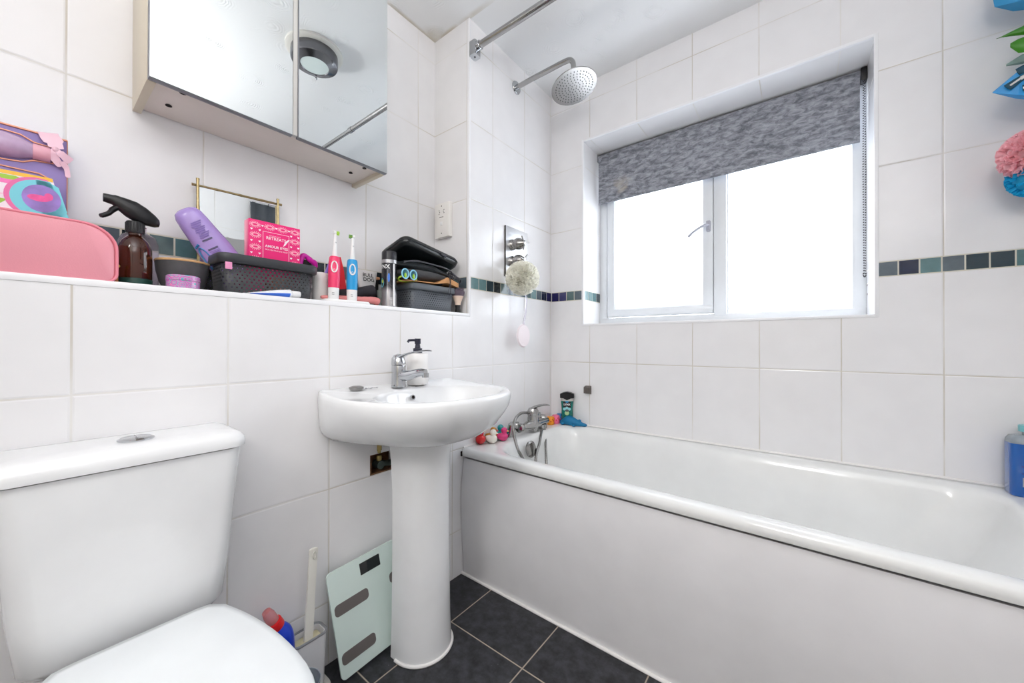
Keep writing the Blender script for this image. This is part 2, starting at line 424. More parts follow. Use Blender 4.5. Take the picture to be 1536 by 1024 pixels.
# ------------------------------------------------------------------ bathtub
bath = thing('bathtub', 'long white bathtub with curved panel below the window', 'bathtub', (.85, -.35, 0))
def bathring(x0, x1, yb, yf0, yf1, r, z, n=10):
    P = rrect(x0, x1, -1, 0, r, n); out = []
    for x, y in P:
        s = (x-x0)/(x1-x0); yf = yf0+(yf1-yf0)*s
        out.append(Vector((x, yb+(yf-yb)*(-y), z)))
    return out
def br(x0, x1, yb, yf0, yf1, rad, z, n=10):
    P = rrect(x0, x1, -.6, 0, rad, n)
    return [Vector((x, yb+(yf0+(yf1-yf0)*(x-x0)/(x1-x0)-yb)*(-y/.6), z)) for x, y in P]
b = B()
e = .004
rings = [br(.001, RX-.001, -.002, -.703, -.725, .006, .487),
         br(.001, RX-.001, -.002, -.711, -.733, .008, .489),
         br(.001, RX-.001, -.002, -.714, -.736, .01, .500),
         br(.001, RX-.001, -.002, -.712, -.734, .01, .513),
         br(.002, RX-.002, -.003, -.706, -.728, .01, .519),
         br(.006, RX-.006, -.006, -.695, -.717, .01, .521),
         br(.098, 1.595, -.040, -.662, -.690, (.10, .11, .13, .12), .520),
         br(.108, 1.582, -.050, -.652, -.678, (.10, .11, .13, .12), .516),
         br(.118, 1.568, -.058, -.643, -.668, (.10, .11, .13, .12), .504),
         br(.128, 1.565, -.066, -.634, -.658, (.10, .11, .13, .12), .480),
         br(.150, 1.500, -.085, -.618, -.635, (.12, .12, .13, .12), .36),
         br(.175, 1.400, -.105, -.600, -.612, (.14, .13, .13, .13), .22),
         br(.200, 1.330, -.125, -.580, -.590, (.14, .13, .13, .13), .16),
         br(.250, 1.260, -.170, -.530, -.545, (.12, .11, .11, .12), .140)]
loft(b, rings, cap0=False)
finish('tub', b, BATHW, bath, angle=50)
b = B()   # bowed side panel
prof = [(.0, -.700), (.07, -.706), (.2, -.714), (.32, -.716), (.42, -.709), (.478, -.699)]
prof = [(z, y) for z, y in prof]
pts = smoothpath([(0, y, z) for z, y in prof], 5)
rings = []
for x in (.004, .6, 1.2, RX-.004):
    dy = -.020*x/RX
    rings.append([Vector((x, p.y+dy, p.z)) for p in pts] + [Vector((x, p.y+dy+.01, p.z)) for p in reversed(pts)])
loft(b, rings); finish('side_panel', b, PANEL, bath)
b = B(); box(b, .0, .007, -.716, -.705, .488, .508, .001); finish('rim_corner_mould', b, DARKHOLE, bath)
# overflow knob
b = B()
lathe(b, [(.001, .0), (.036, .0), (.037, .006), (.030, .012), (.012, .013), (.001, .013)], (.150, -.425, .478), (1, 0, .16), 32)
box(b, .158, .172, -.429, -.421, .450, .510, .003)
finish('overflow_knob', b, DCHROME, bath)
# mixer tap with hose
mx = bpy.data.objects.new('mixer_tap', None); COL.objects.link(mx); mx.location = (-.79, .05, .52); mx.parent = bath
def part_empty(name, loc, parent):
    o = bpy.data.objects.new(name, None); COL.objects.link(o); o.location = Vector(loc)-parent.location; o.parent = parent; return o
b = B()
for y in (-.432, -.205):
    lathe(b, [(.027, 0), (.027, .004), (.024, .012), (.0195, .036), (.018, .060), (.001, .066)], (.038, y, .520), (.25, 0, 1), 24)
    tube(b, [(.045, y, .572), (.06, y+.006, .576), (.078, y+.016, .574)], .0165, 14)
prb = [(.020, -.417), (.021, -.40), (.0165, -.393), (.0165, -.37), (.020, -.352), (.0245, -.33), (.027, -.30), (.0245, -.27), (.021, -.245), (.018, -.225), (.0175, -.185), (.016, -.175), (.001, -.171)]
lathe(b, [(.001, -.420)]+prb, (.079, 0, .560), (0, 1, 0), 22)
lathe(b, [(.018, -.044), (.023, -.040), (.026, -.02), (.028, 0), (.027, .022), (.0245, .034)], (.079, -.300, .570), (0, 0, 1), 26)
lathe(b, [(.027, .034), (.028, .038), (.0275, .056), (.021, .069), (.001, .073)], (.079, -.300, .570), (0, 0, 1), 26)
tube(b, smoothpath([(.066, -.302, .630), (.095, -.292, .648), (.13, -.277, .657), (.155, -.268, .656)], 5), [.022, .022, .021, .020, .018, .017, .016, .015, .014, .013, .012, .011, .009, .008, .007, .005], 12, flat=.4)
lathe(b, [(.001, 0), (.014, 0), (.014, .03), (.010, .036), (.001, .037)], (.062, -.232, .572), (0, .1, 1), 14)
lathe(b, [(.001, 0), (.011, 0), (.012, .02), (.001, .02)], (.088, -.234, .528), (0, 0, 1), 14)
lathe(b, [(.001, 0), (.011, 0), (.012, .02), (.001, .02)], (.088, -.208, .526), (0, 0, 1), 14)
finish('mixer_body', b, CHROMER, mx)
b = B(); ball(b, (.087, -.262, .545), .006, 10); o = finish('green_marker', b, mat('lime_plastic', (140, 220, 30), .4), mx); o['label'] = 'lime green dot'
b = B()
def hose(bm, pts):
    P = smoothpath(pts, 14)
    P2 = []; R = []
    for i, p in enumerate(P): P2.append(p); R.append(.0068 if i % 2 else .0058)
    tube(bm, P2, R, 10)
hose(b, [(.072, -.318, .616), (.078, -.355, .624), (.09, -.417, .631), (.11, -.482, .620), (.125, -.518, .590), (.140, -.527, .546), (.165, -.538, .504), (.178, -.520, .462), (.195, -.47, .37), (.22, -.41, .25)])
hose(b, [(.088, -.232, .532), (.11, -.275, .515), (.15, -.350, .489), (.178, -.420, .450), (.20, -.45, .37), (.22, -.44, .25)])
hose(b, [(.088, -.212, .528), (.112, -.240, .491), (.152, -.298, .454), (.18, -.338, .405), (.20, -.36, .30), (.23, -.38, .22)])
o = finish('shower_hose', b, DCHROME, mx, angle=60); o['label'] = 'braided steel hose'

# ------------------------------------------------------------------ wash basin
cy = -1.045
basin = thing('wash_basin', 'white ceramic pedestal wash basin on the tiled wall', 'sink', (.16, cy, 0))
def outline(n=64):
    P = []
    for i in range(n+1):
        th = -PI/2 + PI*i/n
        c, s = math.cos(th), math.sin(th)
        e = 2.35
        x = .13+.305*abs(c)**(2/e); y = .272*(abs(s)**(2/e))*(1 if s > 0 else -1)
        P.append((x, cy+y))
    # back edge along the wall, right to left
    P += [(.07, cy+.268), (.03, cy+.262), (.004, cy+.252), (.001, cy+.235)]
    for k in range(1, 12): P.append((.001, cy+.235-.47*k/12))
    P += [(.001, cy-.235), (.004, cy-.252), (.03, cy-.262), (.07, cy-.268)]
    return P
OUT = outline()
def sc(poly, sx, sy, z, x0=0, zf=None):
    return [Vector((x0+(x-x0)*sx, cy+(y-cy)*sy, z if zf is None else zf(x, z))) for x, y in poly]
BC = (.255, cy)
def bowl(a, bb, z, e=2.2):
    out = []
    for x, y in OUT:
        ph = math.atan2(y-BC[1], x-BC[0]); c, s = math.cos(ph), math.sin(ph)
        r = 1/((abs(c)/a)**e+(abs(s)/bb)**e)**(1/e)
        out.append(Vector((BC[0]+r*c, BC[1]+r*s, z)))
    return out
rimz = .806
def deck(x, z): return z + .010*max(0, 1-x/.16)
b = B()
def under(sx, sf, sb, z, zb=0):
    return [Vector((x*sx, cy+(y-cy)*(sb+(sf-sb)*min(1, x/.24)), z+zb*max(0, 1-x/.2))) for x, y in OUT]
rings = [under(.50, .34, .42, .653), under(.60, .42, .62, .656, .002), under(.72, .56, .86, .664, .004), under(.82, .73, .955, .680, .010), under(.905, .86, .985, .708, .002), under(.96, .945, .995, .742), under(.99, .985, .998, .765),
         sc(OUT, 1, 1, .786), sc(OUT, 1, 1, .797), sc(OUT, .995, .995, .804, zf=deck), sc(OUT, .98, .982, .808, zf=deck), sc(OUT, .955, .955, .8075, zf=deck)]
rings += [bowl(.152, .212, .806), bowl(.147, .206, .803), bowl(.142, .200, .795), bowl(.132, .185, .765), bowl(.112, .150, .715), bowl(.075, .095, .682), bowl(.022, .022, .674)]
loft(b, rings)
finish('basin_bowl', b, CER, basin, angle=55)
b = B()
def ped(w, f, bk, z, n=28):
    P = []
    for i in range(n+1):
        th = -PI/2+PI*i/n
        P.append(Vector((.15+(f-.15)*math.cos(th)**.9 if math.cos(th) > 1e-6 else .15, cy+.004+w*math.sin(th), z)))
    return P + [Vector((bk, cy+.004+w, z)), Vector((bk, cy+.004-w, z))]
loft(b, [ped(.093, .250, .125, 0), ped(.093, .250, .125, .015), ped(.090, .246, .125, .1), ped(.087, .243, .123, .3), ped(.085, .243, .12, .5), ped(.087, .248, .115, .60), ped(.092, .256, .11, .664)])
finish('pedestal', b, CER, basin, angle=50)
b = B(); tube(b, [p+Vector((0, 0, .004)) for p in ped(.095, .252, .125, 0)[:29]], .005, 8); finish('mastic_bead', b, SIL, basin)
b = B()
lathe(b, [(.0055, -.004), (.0055, .004), (.0085, .004), (.0085, -.004)], (.128, cy-.012, .782), (1, 0, .28), 20, cap=False)
lathe(b, [(.001, .0), (.007, .0), (.001, .0005)], (.1262, cy-.012, .781), (1, 0, .28), 16, mi=1)
finish('overflow_hole', b, [CHROME, DARKHOLE], basin)
# tap
tp = part_empty('tap', (.075, -1.072, .815), basin)
def sub(name, bm, m, root, pe, angle=35):
    return finish(name, bm, m, pe, angle=angle)
b = B(); tx, ty, tz = .075, -1.072, .814
lathe(b, [(.001, 0), (.0235, 0), (.024, .003), (.0225, .01), (.022, .045), (.0225, .066), (.0215, .070), (.001, .071)], (tx, ty, tz), n=28)
sp = smoothpath([(tx, ty, tz+.036), (tx+.035, ty+.010, tz+.038), (tx+.075, ty+.022, tz+.048), (tx+.100, ty+.030, tz+.050)], 5)
tube(b, sp, [.020, .0195, .019, .018, .017, .0165, .016, .015, .0145, .014, .0135, .013, .0125, .012, .0115, .011], 14)
lathe(b, [(.001, 0), (.0105, 0), (.0105, .014), (.001, .014)], (tx+.098, ty+.03, tz+.034), n=16)
sub('tap_body', b, CHROME, basin, tp)
b = B()
lathe(b, [(.001, 0), (.0225, 0), (.023, .006), (.020, .024), (.012, .034), (.001, .037)], (tx, ty, tz+.071), (-.12, -.03, 1), n=24)
tube(b, smoothpath([(tx-.012, ty-.004, tz+.087), (tx+.02, ty+.006, tz+.103), (tx+.055, ty+.017, tz+.113), (tx+.10, ty+.030, tz+.119), (tx+.118, ty+.036, tz+.118)], 4), [.018, .018, .017, .016, .015, .014, .013, .012, .011, .010, .0095, .009, .0085, .008, .008, .007, .005], 12, flat=.3)
sub('tap_lever', b, CHROME, basin, tp)
# plug and chain on the deck
pg = thing('basin_plug', 'small chrome basin plug with chain lying beside the tap', 'plug', (.055, -1.185, .8165))
b = B(); lathe(b, [(.001, 0), (.017, 0), (.021, .006), (.021, .010), (.012, .013), (.001, .013)], (.05, -1.205, .8135), n=24); finish('plug_body', b, DCHROME, pg)
b = B()
for i in range(12):
    a = i*.9; c = Vector((.052+.006*math.sin(i*1.3), -1.186+.0042*i, .816))
    tube(b, [c+Vector((.003*math.cos(k*PI/3), .003*math.sin(k*PI/3), .001*math.sin(k+i))) for k in range(6)], .0007, 5, closed=True)
finish('chain', b, CHROME, pg)
# soap dispenser
sd = thing('soap_dispenser', 'white soap dispenser with black pump behind the basin tap', 'soap dispenser', (.062, -.985, .815))
b = B(); lathe(b, [(.001, 0), (.034, 0), (.0365, .004), (.0365, .10), (.034, .106), (.012, .108), (.001, .108)], (.062, -.985, .8145), n=32); finish('bottle_body', b, mat('matt_white_ceramic', (240, 238, 236), .35), sd)
b = B(); lathe(b, [(.001, 0), (.0155, 0), (.0155, .016), (.010, .017), (.008, .030), (.0105, .032), (.0105, .05), (.001, .05)], (.062, -.985, .9225), n=24)
tube(b, [(.062, -.985, .966), (.062, -1.005, .967), (.062, -1.022, .966), (.062, -1.026, .960)], .0042, 10)
finish('pump', b, mat('black_pump', (40, 40, 58), .3), sd)

# exposed pipework in the wall below the basin
pw = thing('water_pipe', 'exposed pipe joint and valve in the hole beneath the basin', 'pipe', (-.02, -1.08, .53))
b = B(); tube(b, [(.0, -1.095, .59), (.0, -1.095, .64)], .006, 10); lathe(b, [(.009, 0), (.009, .02)], (.0, -1.095, .598), n=6); lathe(b, [(.008, 0), (.010, .008), (.008, .016)], (.0, -1.095, .565), n=12)
o = finish('brass_fitting', b, mat('brass_grimy', (178, 158, 104), .35, .8), pw)
b = B(); tube(b, [(-.02, -1.095, .551), (.012, -1.095, .551)], .0135, 14); tube(b, [(-.01, -1.09, .551), (.0, -1.06, .548), (.0, -1.03, .548)], .010, 12); tube(b, [(.02, -1.05, .575), (.02, -1.02, .575)], .018, 14)
finish('valve', b, mat('tarnished_metal', (84, 96, 92), .35, .8, var=.3, vscale=90), pw)
b = B(); frame_pts = [(hy0, hz0), (hy1, hz0), (hy1, hz1), (hy0, hz1)]
box(b, -.059, .001, hy0, hy0+.004, hz0, hz1); box(b, -.059, .001, hy0, hy1, hz0, hz0+.004); box(b, -.0595, -.056, hy0, hy1, hz0, hz1)
finish('backing', b, mat('brown_board', (120, 84, 58), .8, var=.3, vscale=60), pw)

# ------------------------------------------------------------------ toilet
ty0 = -1.69
toilet = thing('toilet', 'white close coupled toilet with closed lid and push button cistern', 'toilet', (.3, ty0, 0))
b = B()
def cr(x0, x1, h, z, r): return ring(rrect(x0, x1, ty0-h, ty0+h, (r, .006, .006, r), 8), z)
loft(b, [cr(.02, .120, .105, .400, .03), cr(.010, .142, .124, .405, .035), cr(.006, .152, .136, .422, .035), cr(.004, .156, .145, .50, .034), cr(.002, .160, .156, .64, .032), cr(.002, .162, .164, .733, .03)])
finish('cistern', b, CER, toilet, angle=50)
b = B()
loft(b, [cr(.002, .160, .163, .7335, .03), cr(.002, .169, .171, .736, .034), cr(.002, .170, .172, .745, .034), cr(.002, .168, .170, .755, .034), cr(.003, .162, .164, .763, .032), cr(.006, .150, .152, .767, .03), cr(.02, .11, .12, .768, .03)])
finish('cistern_lid', b, CER, toilet, angle=60)
b = B(); lathe(b, [(.001, 0), (.026, 0), (.0265, .003), (.022, .006), (.020, .005), (.001, .0075)], (.088, -1.684, .7675), n=32); box(b, .068, .108, -1.6845, -1.6835, .7735, .776); finish('flush_button', b, CHROME, toilet)
def dshape(x0, x1, wr, wm, n=24):
    xm = x0+(x1-x0)*.57; P = []
    for i in range(n+1):
        th = -PI/2+PI*i/n
        P.append((xm+(x1-xm)*abs(math.cos(th))**.85, ty0+wm*math.sin(th)))
    for k in range(1, 9):
        s = k/9; P.append((xm-(xm-x0)*s, ty0+wm-(wm-wr)*s**2.0))
    P.append((x0+.004, ty0+wr-.01)); P.append((x0, ty0+wr-.03)); P.append((x0, ty0-wr+.03)); P.append((x0+.004, ty0-wr+.01))
    for k in range(8, 0, -1):
        s = k/9; P.append((xm-(xm-x0)*s, ty0-wm+(wm-wr)*s**2.0))
    return P
D = dshape(.172, .645, .112, .160)
b = B()
def dz(s, z): return [Vector((.40+(x-.40)*s, ty0+(y-ty0)*s, z)) for x, y in D]
loft(b, [dz(.97, .412), dz(.995, .414), dz(1, .422), dz(.995, .430), dz(.975, .436), dz(.90, .439), dz(.5, .440), dz(.1, .440)])
finish('seat_lid', b, mat('seat_white', (232, 236, 238), .12, coat=.2), toilet, angle=60)
b = B(); loft(b, [dz(.93, .396), dz(.985, .398), dz(.99, .404), dz(.98, .411), dz(.9, .4115)]); finish('seat', b, mat('seat_white', (240, 242, 243), .12), toilet, angle=60)
b = B()
def dq(sx, sy, z, dx=0): return [Vector((.36+(x-.36)*sx+dx, ty0+(y-ty0)*sy, z)) for x, y in D]
loft(b, [dq(.74, .62, 0, -.05), dq(.72, .60, .02, -.05), dq(.62, .52, .12, -.06), dq(.66, .58, .22, -.05), dq(.82, .80, .32, -.02), dq(.95, .95, .375), dq(.98, .97, .396)])
finish('toilet_bowl', b, CER, toilet, angle=50)

# ------------------------------------------------------------------ mirror cabinet
cab = thing('mirror_cabinet', 'two-door mirrored wall cabinet with cream sides above the shelf', 'cabinet', (-.12, -1.353, 1.54))
CREAM = mat('cream_laminate', (222, 212, 190), .4); BEIGE = mat('beige_underside', (240, 232, 224), .5)
cy0, cy1, cz0, cz1, cxf = -1.655, -1.055, 1.542, 2.20, -.032
b = B(); box(b, -.219, cxf-.002, cy0, cy0+.016, cz0, cz1, .0008); finish('side_board', b, CREAM, cab)
b = B(); box(b, -.219, cxf-.002, cy1-.016, cy1, cz0, cz1, .0008); finish('side_board', b, CREAM, cab)
b = B(); box(b, -.217, cxf-.003, cy0+.016, cy1-.016, cz0+.012, cz0+.028); box(b, -.219, -.213, cy0+.016, cy1-.016, cz0+.02, cz1); box(b, -.219, cxf-.003, cy0+.016, cy1-.016, cz1-.016, cz1); finish('carcass', b, BEIGE, cab)
b = B(); box(b, cxf-.002, -.018, -1.3585, -1.3465, cz0+.004, cz1, .001); finish('centre_strip', b, mat('pale_metal_strip', (205, 203, 198), .3), cab)
MIR = mat('mirror_glass', (236, 240, 240), .0, 1.0, var=.0001); GREYE = mat('grey_door_edge', (130, 132, 138), .4)
for a, c in ((cy0+.001, -1.3595), (-1.3455, cy1-.001)):
    b = B(); box(b, cxf, -.0175, a, c, cz0, cz1, .0006); d = finish('mirror_door', b, GREYE, cab)
    b = B(); box(b, -.0175, -.0150, a+.0012, c-.0012, cz0+.0015, cz1); finish('mirror_panel', b, MIR, d, angle=0)
for x, y in ((-.05, -1.59), (-.14, -1.60), (-.06, -1.115), (-.13, -1.125)):
    b = B()
    lathe(b, [(.001, -.0002), (.0045, -.0002), (.0055, 0), (.007, -.002), (.0055, -.002), (.005, -.0006), (.001, -.0006)], (x, y, cz0+.012), n=14)
    finish('fixing_hole', b, DARKHOLE, cab)

# ------------------------------------------------------------------ ceiling lamp, shower fittings
cl = thing('ceiling_light', 'round chrome ceiling light with frosted glass seen in cabinet mirror', 'ceiling light', (.680, -.985, CEIL))
b = B(); lathe(b, [(.122, 0), (.122, -.010), (.110, -.016), (.001, -.016)], (.680, -.985, CEIL), n=48); finish('base_plate', b, mat('lamp_white', (222, 220, 214), .4), cl)
b = B(); lathe(b, [(.100, -.016), (.101, -.03), (.101, -.055), (.098, -.062), (.062, -.074), (.060, -.072), (.060, -.06)], (.680, -.985, CEIL), n=48, cap=False); finish('chrome_ring', b, mat('lamp_chrome', (120, 120, 124), .18, 1.0), cl)
for k in range(3):
    b = B(); a = k*2*PI/3+.5; ball(b, (.680+.092*math.cos(a), -.985+.092*math.sin(a), CEIL-.073), .006, 10); finish('screw', b, CHROME, cl)
b = B(); lathe(b, [(.061, -.060), (.061, -.071), (.04, -.074), (.001, -.076)], (.680, -.985, CEIL), n=40, cap=False); finish('glass_diffuser', b, mat('frosted_lamp_glass', (212, 224, 222), .3, emit=((235, 245, 240), .02)), cl)

sr = thing('shower_rail', 'chrome shower curtain rail running across below the ceiling', 'rail', (0, -.66, 2.21))
ra, rb_ = Vector((.035, -.652, 2.216)), Vector((RX-.03, -.655, 2.212))
b = B(); tube(b, [ra, (.5, -.652, 2.215), (.95, -.653, 2.214)], .0135, 20); finish('rail_tube', b, CHROMER, sr)
b = B(); tube(b, [(.94, -.653, 2.214), rb_], .0115, 20); lathe(b, [(.0155, 0), (.0155, .03)], (.935, -.653, 2.214), (1, 0, 0), 20); finish('rail_tube', b, CHROMER, sr)
for x, s in ((0, 1), (RX, -1)):
    b = B()
    rr = rrect(min(x, x+s*.036), max(x, x+s*.036), -.672, -.632, .008, 4)
    loft(b, [ring(rr, 2.178), ring(rr, 2.238), ring([(x+s*.018+(q[0]-x-s*.018)*.8, -.652+(q[1]+.652)*.8) for q in rr], 2.243)])
    lathe(b, [(.018, 0), (.018, .014), (.016, .016)], (x+s*.036, -.652, 2.216), (s, 0, 0), 18)
    lathe(b, [(.001, -.001), (.004, -.0015), (.001, -.002)], (x+s*.018, -.652, 2.178), n=10, mi=1)
    finish('rail_bracket', b, [CHROME, BLACK], sr)

sh = thing('overhead_shower', 'round chrome rain shower head on a bent wall arm', 'shower head', (0, -.340, 2.225))
b = B(); lathe(b, [(.001, 0), (.030, 0), (.031, .004), (.028, .009), (.013, .011), (.013, .02), (.001, .02)], (.0, -.338, 2.224), (1, 0, 0), 32); finish('wall_flange', b, CHROME, sh)
b = B(); tube(b, smoothpath([(.01, -.338, 2.224), (.10, -.339, 2.226), (.20, -.340, 2.226), (.27, -.341, 2.225), (.302, -.341, 2.221), (.318, -.341, 2.206), (.323, -.341, 2.18), (.325, -.341, 2.112)], 6), .0115, 18); finish('shower_arm', b, CHROMER, sh)
hn = Vector((.25, .0, -1)).normalized(); hc = Vector((.325, -.341, 2.094))
b = B()
lathe(b, [(.001, -.034), (.012, -.034), (.015, -.020), (.022, -.012), (.070, -.006), (.099, -.002), (.102, .002), (.101, .005), (.001, .0055)], hc, hn, 48)
finish('head_disc', b, DCHROME, sh)
b = B(); Bs = basis(hn)
for rr, k in ((.012, 6), (.026, 12), (.040, 18), (.054, 24), (.068, 30), (.082, 36)):
    for i in range(k):
        a = 2*PI*i/k+rr*30
        c = hc + Bs @ Vector((rr*math.cos(a), rr*math.sin(a), .005))
        lathe(b, [(.001, 0), (.0022, 0), (.0018, .002), (.001, .0025)], c, hn, 6)
finish('spray_nozzle', b, mat('nozzle_rubber', (60, 60, 60), .6), sh)

sv = thing('shower_valve', 'square chrome shower valve plate with two lever handles', 'valve', (0, -.335, 1.395))
b = B(); box(b, 0, .0075, -.4268, -.4252, 1.276, 1.519); finish('plate_dark_edge', b, DARKHOLE, sv)  # dark strip standing in for the dark reflection on the plate's side face
b = B(); box(b, 0, .008, -.425, -.245, 1.275, 1.520, .0015); finish('wall_plate', b, mat('polished_plate', (244, 245, 247), .38, 1.0), sv)
for z, a in ((1.432, .2), (1.352, .9)):
    b = B(); yc = -.380
    lathe(b, [(.001, 0), (.027, 0), (.027, .010), (.022, .016), (.020, .024), (.027, .030), (.029, .040), (.026, .054), (.017, .066), (.011, .080), (.001, .082)], (.008, yc, z), (1, 0, 0), 28)
    for k in range(3):
        t_ = a+k*2*PI/3
        tube(b, [(.082, yc, z), (.086, yc+.036*math.cos(t_), z+.036*math.sin(t_))], [.0045, .003], 10)
    finish('handle', b, DCHROME, sv)

def puff(bm, c, R, n=70, petal=.5, seed=1, mi=0):
    rnd = random.Random(seed)
    for k in range(n):
        d = Vector((rnd.gauss(0, 1), rnd.gauss(0, 1), rnd.gauss(0, 1))).normalized()
        Bm = basis(d, (rnd.random(), rnd.random(), rnd.random())); m = 10; w = R*petal*rnd.uniform(.7, 1.1)
        base = Vector(c)+d*R*.60; rows = []
        for j in range(4):
            t_ = j/3; row = []
            for i in range(m):
                a = -1.1+2.2*i/(m-1)
                u = w*(.25+.75*t_)*math.sin(a); hgt = R*.42*t_*(.85+.15*math.cos(a*1.4))
                ruf = R*.10*t_*math.sin(i*2.3+k)
                row.append(base + Bm @ Vector((u, ruf+w*.25*math.cos(a)*t_, hgt*rnd.uniform(.94, 1.05))))
            rows.append(row)
        loft(bm, rows, closed=False, mi=mi)
def netmat(name, rgb):
    m = bpy.data.materials.new(name); m.use_nodes = True; t = NT(m); nt = m.node_tree; b = nt.nodes['Principled BSDF']
    b.inputs['Base Color'].default_value = lin(rgb); b.inputs['Roughness'].default_value = .5
    tr = t.n('ShaderNodeBsdfTranslucent'); tr.inputs[0].default_value = lin(rgb)
    mx_ = t.n('ShaderNodeMixShader'); mx_.inputs[0].default_value = .45
    t.l(b.outputs[0], mx_.inputs[1]); t.l(tr.outputs[0], mx_.inputs[2]); t.l(mx_.outputs[0], nt.nodes['Material Output'].inputs[0])
    return m
def doublepuff(name, label, c, R, m, cord, n=90, seed=1, petal=.5):
    r = thing(name, label, 'bath puff', c)
    b = B(); puff(b, c, R, n, petal, seed); ball(b, c, R*.80, 20); finish('mesh_ruffles', b, m, r, angle=70)
    b = B(); tube(b, smoothpath(cord, 5), .0016, 6); finish('cord', b, WHITEP, r)
    return r
doublepuff('bath_puff', 'cream bath puff hanging from the shower valve handle', (.105, -.425, 1.256), .078, netmat('cream_net', (255, 254, 246)),
           [(.065, -.375, 1.34), (.085, -.40, 1.325), (.105, -.425, 1.30), (.09, -.40, 1.31), (.067, -.372, 1.338)], 260, 3, .30)
bb = thing('back_brush', 'clear plastic back brush with pale round head hanging on shower wall', 'brush', (.045, -.335, 1.2))
CLEAR = mat('clear_plastic', (244, 240, 250), .08, trans=.85, ior=1.2)
b = B(); tube(b, smoothpath([(.055, -.345, 1.30), (.052, -.325, 1.24), (.050, -.316, 1.17), (.048, -.322, 1.10), (.046, -.332, 1.055), (.045, -.336, 1.03)], 5), .007, 12, flat=.5); finish('handle', b, CLEAR, bb)
b = B(); lathe(b, [(.001, -.008), (.040, -.006), (.044, 0), (.040, .008), (.001, .010)], (.045, -.337, .993), (1, -.15, 0), 36, sc=(1, 1.3)); finish('brush_head', b, mat('pale_pink_plastic', (242, 232, 236), .3), bb)

# shaver socket on the side of the recess
ss = thing('shaver_socket', 'white shaver socket with small holes on the recess side', 'socket', (-.145, RY-.01, 1.5))
b = B(); box(b, -.192, -.100, RY-.024, RY, 1.427, 1.580, .003); finish('face_plate', b, mat('socket_white', (238, 235, 231), .3), ss)
for x, z in ((-.162, 1.548), (-.162, 1.532), (-.130, 1.548), (-.130, 1.534), (-.158, 1.540), (-.134, 1.541)):
    b = B(); lathe(b, [(.001, 0), (.0035, 0), (.001, .0006)], (x, RY-.0238, z), (0, -1, 0), 8); finish('pin_hole', b, DARKHOLE, ss)
for z in (1.566, 1.445):
    b = B(); lathe(b, [(.001, 0), (.0035, 0), (.001, .001)], (-.146, RY-.0238, z), (0, -1, 0), 8); finish('fixing_screw', b, DARKHOLE, ss)
b = B(); box(b, -.160, -.134, RY-.0244, RY-.0238, 1.5155, 1.518); finish('printed_line', b, DARKHOLE, ss)
b = B(); box(b, -.152, -.140, RY-.0275, RY-.0238, 1.480, 1.496, .001); finish('switch', b, WHITEP, ss)

# roller blind
rbld = thing('roller_blind', 'mottled grey roller blind half lowered in the window recess', 'blind', (.76, .175, 2.02))
def blind_mat():
    m = bpy.data.materials.new('mottled_grey_fabric'); m.use_nodes = True; t = NT(m); b = m.node_tree.nodes['Principled BSDF']
    g = t.n('ShaderNodeNewGeometry')
    mp = t.n('ShaderNodeMapping'); mp.inputs['Scale'].default_value = (.55, 1, 1.2); mp.inputs['Rotation'].default_value = (0, .7, 0); t.l(g.outputs['Position'], mp.inputs[0])
    n1 = t.n('ShaderNodeTexNoise'); n1.inputs['Scale'].default_value = 46; n1.inputs['Detail'].default_value = 9; n1.inputs['Roughness'].default_value = .7; n1.inputs['Distortion'].default_value = .5; t.l(mp.outputs[0], n1.inputs['Vector'])
    n2 = t.n('ShaderNodeTexNoise'); n2.inputs['Scale'].default_value = 10; n2.inputs['Detail'].default_value = 3; n2.inputs['Distortion'].default_value = .6; t.l(g.outputs['Position'], n2.inputs['Vector'])
    c = t.mix(t.mr(n1.outputs['Fac'], .30, .72), lin((96, 99, 106)), lin((176, 178, 187)))
    sp = t.n('ShaderNodeSeparateXYZ'); t.l(g.outputs['Position'], sp.inputs[0])
    # faded patch near the lower corner
    dx = t.mth('SUBTRACT', sp.outputs[0], .36); dz_ = t.mth('SUBTRACT', sp.outputs[2], 1.80)
    dd = t.mth('SQRT', t.mth('ADD', t.mth('MULTIPLY', t.mth('MULTIPLY', dx, dx), .35), t.mth('MULTIPLY', dz_, dz_)))
    st = t.mth('MULTIPLY', t.mr(dd, .09, .01), t.mr(n2.outputs['Fac'], .48, .62))
    c = t.mix(t.mth('MULTIPLY', st, .7), c, lin((186, 176, 162)))
    t.l(c, b.inputs['Base Color']); b.inputs['Roughness'].default_value = .9
    return m
b = B(); box(b, .209, 1.304, .170, .1712, 1.748, 2.02); box(b, .209, 1.304, .168, .174, 1.744, 1.752, .001)
finish('blind_fabric', b, blind_mat(), rbld)
b = B(); tube(b, [(.205, .188, 2.015), (1.306, .188, 2.015)], .018, 20); finish('roller_tube', b, bpy.data.materials['mottled_grey_fabric'], rbld)
b = B(); box(b, 1.306, 1.325, .162, .20, 1.98, 2.032, .004); lathe(b, [(.001, 0), (.022, 0), (.022, .014), (.001, .014)], (1.306, .185, 2.005), (1, 0, 0), 20); finish('side_winder', b, BLACK, rbld)
b = B(); box(b, .200, .205, .168, .202, 1.99, 2.032, .002); finish('end_bracket', b, mat('grey_metal', (150, 152, 156), .35, .6), rbld)
b = B()
for s, top, xb in ((0, 1.99, 1.312), (1, 1.99, 1.320)):
    n_ = 78
    for i in range(n_):
        z = top-(top-1.23)*i/(n_-1); y = .166+.010*s
        x = 1.316+(xb-1.316)*(1-abs(i/(n_-1)*2-1)*.4)
        ball(b, (x, y, z), .0024, 6)
for i in range(7):
    a = PI+PI*i/6; ball(b, (1.316+.004*math.cos(a), .171, 1.228+.012*math.sin(a)), .0024, 6)
